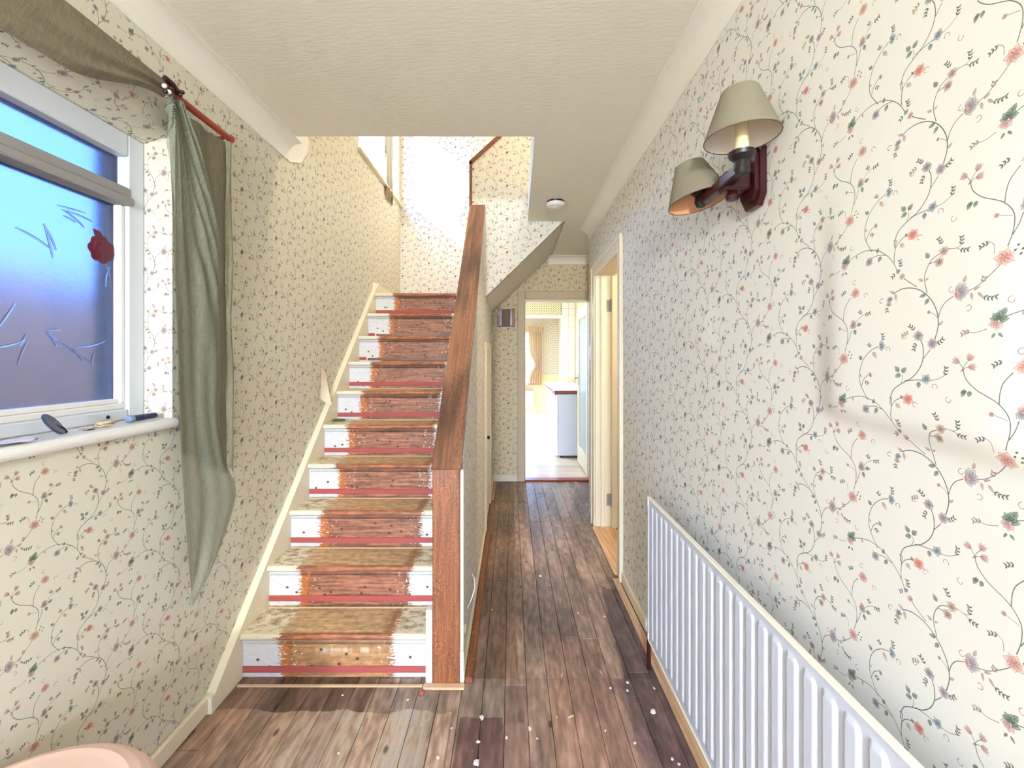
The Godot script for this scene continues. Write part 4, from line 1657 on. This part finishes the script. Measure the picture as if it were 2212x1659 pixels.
# ============================================================ curtains
func build_curtains() -> void:
	var pole := thing("curtain_pole", "dark red wooden curtain pole over the hall window", "curtain pole")
	put("rod", tube_mb([P(-1.078, 2.152, 0.25), P(-1.078, 2.152, 1.683)], 0.0115, 12), M.polewood, pole)
	var b := MB.new()
	b.lathe([Vector2(0, -0.004), Vector2(0.013, -0.003), Vector2(0.016, 0.006), Vector2(0.012, 0.014), Vector2(0, 0.016)], 14, Transform3D(Basis(Vector3.RIGHT, -PI / 2), P(-1.078, 2.152, 1.681)))
	put("finial", b, M.polewood, pole)
	for k in [0.30, 1.665]:
		b = MB.new()
		b.tube([P(-1.078, 2.150, k), P(-1.10, 2.145, k), P(XL + 0.001, 2.145, k)], 0.007)
		b.lathe([Vector2(0.018, 0), Vector2(0.018, 0.005), Vector2(0, 0.005)], 14, Transform3D(Basis(Vector3.BACK, -PI / 2), P(XL, 2.145, k)))
		put("bracket", b, M.polewood, pole)
	# long tail at the right of the window
	var c := thing("side_curtain", "long sheer dark green curtain tail hanging to a point beside the hall window", "curtain")
	var le := [Vector2(1.352, 2.128), Vector2(1.363, 1.948), Vector2(1.381, 1.564), Vector2(1.40, 1.126), Vector2(1.435, 0.744), Vector2(1.466, 0.490)]
	var re := [Vector2(1.410, 2.128), Vector2(1.498, 2.012), Vector2(1.580, 1.86), Vector2(1.612, 1.70), Vector2(1.616, 1.437), Vector2(1.614, 1.098), Vector2(1.660, 0.915), Vector2(1.712, 0.783), Vector2(1.620, 0.60), Vector2(1.475, 0.482)]
	var rows := []
	for i in 91:
		var t := i / 90.0
		var a := spline(le, t)
		var e := spline(re, pow(t, 0.9))
		var line := []
		for j in 111:
			var s := j / 110.0
			var p := a.lerp(e, s)
			# folds fan out from the clip and fade as they fall
			var from := p - Vector2(1.365, 2.17)
			var th := atan2(from.x, -from.y)
			var fan := exp(-from.length() / 0.42)
			var amp := 0.002 + 0.013 * fan * smoothstep(0.0, 0.06, from.length())
			var soft := sin(s * 9.5 + 0.6 + t * 0.8) * 0.007 + sin(s * 23.0 + t * 2.0) * 0.0022
			line.append(P(-1.062 + sin(th * 62.0 + sin(th * 17.0)) * amp + soft - 0.008 * t, p.y, p.x))
		rows.append(line)
	b = MB.new()
	b.sheet(rows, Vector3.RIGHT)
	put("curtain_cloth", b, M.voile, c)
	# the second, flatter layer behind it, out to the end of the pole
	rows = []
	for i in 61:
		var t := i / 60.0
		var line := []
		for j in 61:
			var s := j / 60.0
			var lo := lerpf(1.0, 0.865, s)
			var y := lerpf(2.134, lo, t)
			line.append(P(-1.098 + sin(s * 16.0 + t * 1.5) * 0.006 + 0.010 * smoothstep(0.85, 1.0, s), y, lerpf(1.405 + 0.05 * t, 1.676 + 0.018 * t + 0.004 * sin(t * 12.0), s)))
		rows.append(line)
	b = MB.new()
	b.sheet(rows, Vector3.RIGHT)
	put("back_layer", b, M.voile_dark, c)
	# rolled outer hem
	rows = []
	for i in 61:
		var t := i / 60.0
		var line := []
		for j in 15:
			var s := j / 14.0
			line.append(P(-1.076 + sin(s * PI) * 0.012 + 0.003 * sin(t * 14.0 + s * 5.0), lerpf(2.130, 0.90, t) - 0.05 * s * t, lerpf(1.652, 1.682, s) + 0.014 * t + 0.003 * sin(t * 21.0)))
		rows.append(line)
	b = MB.new()
	b.sheet(rows, Vector3.RIGHT)
	put("hem", b, M.voile_dark, c)
	# swag over the head of the window
	var sw := thing("swag_curtain", "olive sheer swag draped over the pole across the top of the hall window", "curtain")
	rows = []
	for i in 61:
		var t := i / 60.0
		var d := lerpf(0.28, 1.372, t)
		var drop := 0.138 * (1.0 - smoothstep(0.72, 1.0, t) * 0.78) * (1.0 - 0.06 * sin(t * 9.0))
		var line := []
		for j in 61:
			var s := j / 60.0
			# over the pole from behind, then down the front
			var a := clampf(s / 0.22, 0, 1) * PI * 0.95
			var x := -1.078 - cos(a) * 0.016 + 0.004
			var y := 2.152 + sin(a) * 0.016
			if s > 0.22:
				var q := (s - 0.22) / 0.78
				y -= drop * q
				x += sin(q * PI) * 0.010 + sin(q * 15.0 + t * 2.0) * 0.0065 * (0.4 + q) - q * 0.022
			line.append(P(x, y, d))
		rows.append(line)
	b = MB.new()
	b.sheet(rows, Vector3.RIGHT)
	put("curtain_cloth", b, M.voile_dark, sw)
	# bead clip that pins the two together
	var cl := thing("curtain_clip", "dark red clip with pearly beads pinning the swag to the pole", "clip")
	b = MB.new()
	b.tube([P(-1.056, 2.164, 1.338), P(-1.052, 2.160, 1.362), P(-1.056, 2.152, 1.394)], 0.010, 10)
	put("clip", b, M.darkwood, cl)
	for q: Array in [[1.325, 2.132], [1.343, 2.125], [1.352, 2.140], [1.330, 2.118], [1.398, 2.157], [1.388, 2.142]]:
		b = MB.new()
		var prof := []
		for k in 9:
			var a := -PI / 2 + PI * k / 8.0
			prof.append(Vector2(0.0068 * cos(a), 0.0068 * sin(a)))
		b.lathe(prof, 12, Transform3D(Basis(), P(-1.046, q[1], q[0])))
		put("bead", b, M.radiator_top if int(q[0] * 1000) % 2 else M.darkwood, cl)
	# rag of curtain at the landing window
	var lc := thing("landing_curtain", "narrow ragged grey-brown curtain hanging at the landing window", "curtain")
	rows = []
	for i in 41:
		var t := i / 40.0
		var line := []
		for j in 25:
			var s := j / 24.0
			var wid := lerpf(0.38, 0.22, t) + 0.04 * sin(t * 13.0) + 0.02 * sin(t * 31.0)
			line.append(P(-1.118 + sin(s * 15.0 + t * 3.0) * 0.014, 4.06 - 1.22 * t - 0.10 * absf(sin(s * 9.0)) * t, 3.90 + 0.14 * t + wid * (s - 0.5)))
		rows.append(line)
	b = MB.new()
	b.sheet(rows, Vector3.RIGHT)
	var rag := mat(rgb(150, 138, 112), 0.95)
	rag.cull_mode = BaseMaterial3D.CULL_DISABLED
	rag.backlight_enabled = true
	rag.backlight = Color(0.3, 0.28, 0.22)
	put("curtain_cloth", b, rag, lc)
	put("rod", tube_mb([P(-1.118, 4.065, 3.25), P(-1.118, 4.065, 4.46)], 0.008), M.polewood, lc)


func spline(pts: Array, t: float) -> Vector2:
	var f := t * (pts.size() - 1)
	var i := mini(int(f), pts.size() - 2)
	return (pts[i] as Vector2).cubic_interpolate(pts[i + 1], pts[maxi(i - 1, 0)], pts[mini(i + 2, pts.size() - 1)], f - i)


# ============================================================ small things
func build_small_things() -> void:
	# smoke alarm
	var a := thing("smoke_alarm", "round white smoke alarm on the passage ceiling", "smoke alarm", P(0.306, CEIL, 3.05))
	var b := MB.new()
	b.lathe([Vector2(0, -0.012), Vector2(0.058, -0.012), Vector2(0.060, 0.0), Vector2(0, 0.0)], 40)
	put("base", b, M.black, a)
	b = MB.new()
	b.lathe([Vector2(0, -0.040), Vector2(0.040, -0.040), Vector2(0.056, -0.034), Vector2(0.064, -0.022), Vector2(0.064, -0.013), Vector2(0, -0.013)], 40)
	put("cover", b, M.white, a)
	b = MB.new()
	b.lathe([Vector2(0, -0.045), Vector2(0.017, -0.044), Vector2(0.019, -0.039), Vector2(0, -0.039)], 24)
	put("test_button", b, M.radiator, a)
	b = MB.new()
	b.lathe([Vector2(0, -0.043), Vector2(0.003, -0.042), Vector2(0.003, -0.036)], 10, Transform3D(Basis(), Vector3(0.034, 0.0015, 0.008)))
	put("indicator", b, M.black, a)
	# door chime
	a = thing("door_chime", "boxy brown door chime on the end wall left of the kitchen door", "door chime")
	put("box", box_mb(-0.135, 0.020, 1.655, 1.835, 4.635, 4.70, 0.004), M.darkwood, a)
	put("front_panel", box_mb(-0.105, -0.015, 1.660, 1.832, 4.622, 4.636, 0.003), mat(rgb(128, 106, 92), 0.9, 0.2), a)
	put("side_bar", box_mb(-0.150, -0.122, 1.650, 1.840, 4.626, 4.70, 0.003), M.oak_cap, a)
	put("side_bar", box_mb(0.006, 0.034, 1.650, 1.840, 4.626, 4.70, 0.003), M.oak, a)
	# switches
	a = thing("light_switch", "small white switch low beside the corner below the door chime", "switch")
	put("plate", box_mb(-0.205, -0.196, 1.50, 1.575, 4.54, 4.615, 0.003), M.white, a)
	put("rocker", box_mb(-0.196, -0.192, 1.525, 1.55, 4.57, 4.585, 0.001), M.radiator, a)
	a = thing("light_switch", "white switch plate on the right wall just past the open door", "switch")
	put("plate", box_mb(0.646, 0.6545, 1.30, 1.42, 3.56, 3.64, 0.003), M.white, a)
	put("rocker", box_mb(0.642, 0.646, 1.35, 1.375, 3.59, 3.605, 0.001), M.radiator, a)
	# loose cable end poking out of the half wall, and a blanking rose
	b = tube_mb([P(-0.205, 0.16, 2.02), P(-0.185, 0.20, 2.03), P(-0.172, 0.235, 2.06), P(-0.178, 0.262, 2.10), P(-0.192, 0.27, 2.13)], 0.003, 8)
	tag(put("cable", b, M.white), "short curled white cable end sticking out of the stair wall near the floor", "cable")
	b = MB.new()
	b.lathe([Vector2(0, 0.012), Vector2(0.018, 0.009), Vector2(0.022, 0)], 16, Transform3D(Basis(Vector3.BACK, -PI / 2), P(-0.205, 0.13, 1.92)))
	tag(put("grommet", b, M.cream), "small round cream cap low on the papered stair wall", "cap")
	# dark red rose sticker on the pane
	a = thing("rose_sticker", "dark red rose ornament stuck on the hall window pane", "ornament")
	var rm := mat(rgb(96, 22, 44), 0.5)
	b = MB.new()
	for ring: Array in [[0.042, 7, 0.0, 0.000], [0.030, 6, 0.4, 0.003], [0.018, 5, 0.1, 0.006]]:
		var pts := []
		for k in 40:
			var t := TAU * k / 40.0
			var r: float = ring[0] * (0.86 + 0.16 * absf(sin(t * ring[1] / 2.0 + ring[2])))
			pts.append(Vector2(1.353 + cos(t) * r, 1.646 + sin(t) * r))
		b.prism(pts, 0, -1.2640 + ring[3], -1.2600 + ring[3])
	put("petals", b, rm, a)
	b = MB.new()
	b.prism([Vector2(1.335, 1.676), Vector2(1.327, 1.703), Vector2(1.350, 1.700), Vector2(1.360, 1.680)], 0, -1.2635, -1.261)
	b.prism([Vector2(1.382, 1.632), Vector2(1.408, 1.640), Vector2(1.388, 1.652)], 0, -1.2635, -1.261)
	put("sepal", b, rm, a)
	# odds and ends on the sill (its top is at 1.114)
	var navy := mat(rgb(46, 54, 84), 0.4)
	a = thing("rubber_disc", "dark round disc propped up at a slant on the hall window sill", "disc")
	b = MB.new()
	var xf := Transform3D(Basis(Vector3(0.5, 0, 0.85).normalized(), -0.95), P(-1.175, 1.142, 1.128))
	b.lathe([Vector2(0, -0.003), Vector2(0.031, -0.003), Vector2(0.033, 0), Vector2(0.031, 0.003), Vector2(0, 0.003)], 36, xf)
	put("disc", b, navy, a)
	put("prop", tube_mb([P(-1.175, 1.140, 1.131), P(-1.172, 1.128, 1.150), P(-1.172, 1.1165, 1.158)], 0.0035), M.black, a)
	a = thing("pocket_torch", "small dark blue cylinder lying at the end of the hall window sill", "torch")
	xf = Transform3D(Basis(Vector3.RIGHT, -PI / 2 + 0.0), P(-1.165, 1.126, 1.335))
	b = MB.new()
	b.lathe([Vector2(0, 0.018), Vector2(0.0095, 0.018), Vector2(0.0095, 0.098), Vector2(0.008, 0.104), Vector2(0, 0.104)], 20, xf)
	put("barrel", b, navy, a)
	b = MB.new()
	b.lathe([Vector2(0, 0.0), Vector2(0.0105, 0.0), Vector2(0.0118, 0.004), Vector2(0.0118, 0.014), Vector2(0.0095, 0.0185)], 20, xf)
	put("cap", b, mat(rgb(120, 138, 170), 0.3), a)
	a = thing("dried_leaf", "curled dried leaf and shavings on the sill beside the blue cylinder", "leaf")
	b = MB.new()
	for k in 7:
		var path := []
		for t in 8:
			var an := k * 0.9 + t * 0.55
			path.append(P(-1.168 + 0.012 * cos(an) + 0.004 * k - 0.012, 1.119 + 0.0014 * k + 0.004 * sin(t * 0.7), 1.262 + 0.020 * sin(an)))
		b.tube(path, 0.0022, 6)
	put("shavings", b, M.splinter, a)
	b = MB.new()
	b.prism([Vector2(-1.19, 1.225), Vector2(-1.18, 1.20), Vector2(-1.165, 1.215), Vector2(-1.17, 1.245)], 1, 1.1142, 1.1165)
	put("blade", b, M.cream_dark, a)
	var scraps := [[-1.165, 1.02, 0.3, "torn white paper scrap lying highest on the near end of the sill"], [-1.178, 0.99, 1.0, "folded bluish paper scrap on the sill nearest the left edge"], [-1.145, 0.985, -0.3, "paper scrap overhanging the front of the sill"]]
	for k in 3:
		var q: Array = scraps[k]
		var line := []
		for i in 7:
			var row := []
			for j in 7:
				var u := i / 6.0 - 0.5
				var v := j / 6.0 - 0.5
				var p := Vector2(u * 0.05, v * 0.10).rotated(q[2])
				row.append(P(q[0] + p.x, 1.1155 + k * 0.0018 + 0.006 * absf(sin(u * 4.0 + v * 3.0)) * (0.3 + absf(v)), q[1] + p.y))
			line.append(row)
		b = MB.new()
		b.sheet(line, Vector3.UP)
		tag(put("paper_scrap", b, M.white if k != 1 else mat(rgb(190, 200, 226), 0.8)), q[3], "paper")
	for q: Array in [[-1.158, 1.205, "tiny dark flake on the sill right of the disc"], [-1.165, 1.065, "tiny dark crumb on the sill left of the disc"]]:
		b = MB.new()
		b.prism([Vector2(q[0] - 0.004, q[1] - 0.014), Vector2(q[0] + 0.005, q[1] - 0.010), Vector2(q[0] + 0.003, q[1] + 0.014), Vector2(q[0] - 0.005, q[1] + 0.009)], 1, 1.1142, 1.1168)
		tag(put("flake", b, navy), q[2], "flake")
	# litter on the boards: paint chips
	var r := RandomNumberGenerator.new()
	r.seed = 99
	var chips := [
		[-0.658, 1.711, 1, "tiny pale chip on the boards left of the stairs, near the left skirting"],
		[-0.575, 1.459, 1, "tiny pale chip alone on the pale boards at the left front"],
		[-0.398, 1.688, 1, "tiny pale chip just below the bottom stair, left of the red crumb"],
		[-0.107, 1.602, 2.2, "large pale chip at the upper edge of the dark stained boards"],
		[-0.114, 1.502, 1.5, "middle one of the three chips in a row on the dark stained boards"],
		[-0.114, 1.423, 2.4, "biggest and nearest of the three chips on the dark stained boards"],
		[0.065, 1.555, 2, "large pale chip on the brown boards in the middle of the floor"],
		[0.089, 1.515, 1, "tiny chip just in front of the large middle chip"],
		[-0.017, 1.52, 1.1, "tiny chip between the dark stained boards and the large middle chip"],
		[0.393, 1.748, 1.3, "small chip left of the pair near the radiator pipe"],
		[0.469, 1.778, 1.4, "upper chip of the pair near the radiator pipe"],
		[0.457, 1.735, 1.3, "lower chip of the pair near the radiator pipe"],
		[0.566, 1.748, 1.3, "small chip close beside the gripper strip below the radiator"],
		[0.525, 1.632, 2.4, "largest chip on the purplish boards beside the radiator"],
		[0.33, 1.548, 1.1, "tiny chip left of the purplish boards, nearest the tan splinter"],
		[0.419, 1.497, 1.2, "tiny chip on the boards midway along the radiator"],
		[0.525, 1.437, 1.4, "left chip of the pair at the bottom edge by the radiator"],
		[0.541, 1.42, 1.1, "right chip of the pair at the bottom edge by the radiator"],
		[-0.213, 1.558, 1, "tiny chip on the light board right of the pale boards"],
		[-0.242, 1.444, 1.3, "small chip near the bottom edge on the light board"],
		[0.173, 2.647, 2.4, "large pale chip alone in the middle of the passage floor"],
		[0.077, 3.929, 1.6, "small pale chip furthest down the passage on the left"],
		[0.241, 3.287, 1.4, "small chip on the worn strip of the passage, past the large one"],
		[0.344, 2.263, 1.3, "left chip of the two level with the end of the radiator"],
		[0.472, 2.232, 1.5, "right chip of the two level with the end of the radiator"],
		[0.221, 2.538, 1, "tiny chip just in front of the large passage chip"],
		[0.427, 2.395, 1, "tiny chip on the boards before the open side door"],
		[-0.1, 2.294, 1, "tiny chip beside the brown strip along the stair wall"],
		[0.001, 3.204, 1, "tiny chip on the left boards of the passage"],
		[0.243, 3.725, 1, "tiny chip on the bluish worn boards far down the passage"],
		[0.54, 3.394, 1, "tiny chip on the boards at the far jamb of the side door"],
	]
	for q: Array in chips:
		var s: float = q[2] * 0.0042
		var pts := []
		for k in 7:
			var an := TAU * k / 7.0
			pts.append(Vector2(q[0], q[1]) + Vector2(cos(an), sin(an)) * s * r.randf_range(0.6, 1.3))
		b = MB.new()
		b.prism(pts, 1, 0.0001, s * 0.5)
		var top := []
		for p: Vector2 in pts:
			top.append(Vector2(q[0], q[1]).lerp(p, 0.55))
		b.prism(top, 1, s * 0.45, s * 0.85)
		tag(put("paint_chip", b, M.chip), q[3], "chip", "paint chips on the boards")
	var sticks := [[0.208, 1.817, 0.035, 0.3, "longest pale wood splinter on the boards, beside the newel end of the passage"], [0.373, 1.832, 0.030, -0.25, "thin dark-edged splinter on the boards near the radiator pipe"],
		[0.218, 1.609, 0.026, 1.2, "tan splinter lying crosswise on the boards in front of the radiator"], [0.165, 1.605, 0.014, 0.1, "short brown splinter beside the crosswise one"]]
	for q: Array in sticks:
		b = MB.new()
		var dv: Vector2 = Vector2(sin(q[3]), cos(q[3])) * q[2] / 2
		var sd: Vector2 = dv.orthogonal().normalized() * 0.0032
		var c := Vector2(q[0], q[1])
		b.prism([c - dv, c - dv * 0.4 + sd, c + dv * 0.7 + sd * 0.6, c + dv, c + dv * 0.3 - sd, c - dv * 0.6 - sd * 0.7], 1, 0.0001, 0.004)
		tag(put("splinter", b, M.splinter), q[4], "splinter")
	b = MB.new()
	b.lathe([Vector2(0, 0), Vector2(0.010, 0.001), Vector2(0.011, 0.005), Vector2(0.005, 0.011), Vector2(0, 0.012)], 9, Transform3D(Basis(), P(-0.350, 0.0002, 1.718)))
	tag(put("plaster_lump", b, M.red), "reddish crumb on the floor at the foot plate of the newel post", "crumb")
	# a green leaf on the sixth step and a curl of loose paper above it
	b = MB.new()
	b.prism([Vector2(-1.098, 2.70), Vector2(-1.06, 2.712), Vector2(-1.035, 2.735), Vector2(-1.07, 2.748), Vector2(-1.10, 2.735)], 1, RISE * 5 + 0.0005, RISE * 5 + 0.014)
	tag(put("fallen_leaf", b, mat(rgb(70, 84, 44), 0.8)), "crumpled dark green leaf in the left corner of a stair tread", "leaf")
	var rows := []
	for i in 13:
		var t := i / 12.0
		var row := []
		for j in 7:
			var s := j / 6.0
			row.append(P(XL + 0.004 + 0.045 * t * s * s, 1.27 - 0.19 * t - 0.05 * s, 2.62 + 0.06 * s - 0.02 * t))
		rows.append(row)
	b = MB.new()
	b.sheet(rows, Vector3.RIGHT)
	tag(put("peeling_paper", b, M.cream), "curl of wallpaper peeling away above the stair string", "wallpaper")
	# pink rounded shape at the edge of the view, built as a padded stool
	a = thing("pink_rounded_shape", "pale pink rounded shape at the bottom left corner, built as a padded stool", "stool")
	b = MB.new()
	var prof := [Vector2(0, 0.30)]
	for k in 13:
		var an := -PI / 2 + PI * k / 12.0
		prof.append(Vector2(0.165 + 0.075 * cos(an), 0.375 + 0.075 * sin(an)))
	prof.append(Vector2(0.10, 0.462))
	prof.append(Vector2(0, 0.466))
	b.lathe(prof, 48, Transform3D(Basis(), P(-0.885, 0.045, 0.74)))
	put("cushion", b, M.pink, a)
	b = MB.new()
	b.lathe([Vector2(0, 0.27), Vector2(0.20, 0.27), Vector2(0.20, 0.30), Vector2(0, 0.30)], 32, Transform3D(Basis(), P(-0.885, 0.045, 0.74)))
	put("frame", b, M.polewood, a)
	for k in 4:
		var an := TAU * (k + 0.5) / 4.0
		b = MB.new()
		b.lathe([Vector2(0, 0), Vector2(0.013, 0), Vector2(0.019, 0.315), Vector2(0, 0.315)], 12, Transform3D(Basis(), P(-0.885 + 0.15 * cos(an), 0, 0.74 + 0.15 * sin(an))))
		put("leg", b, M.polewood, a)
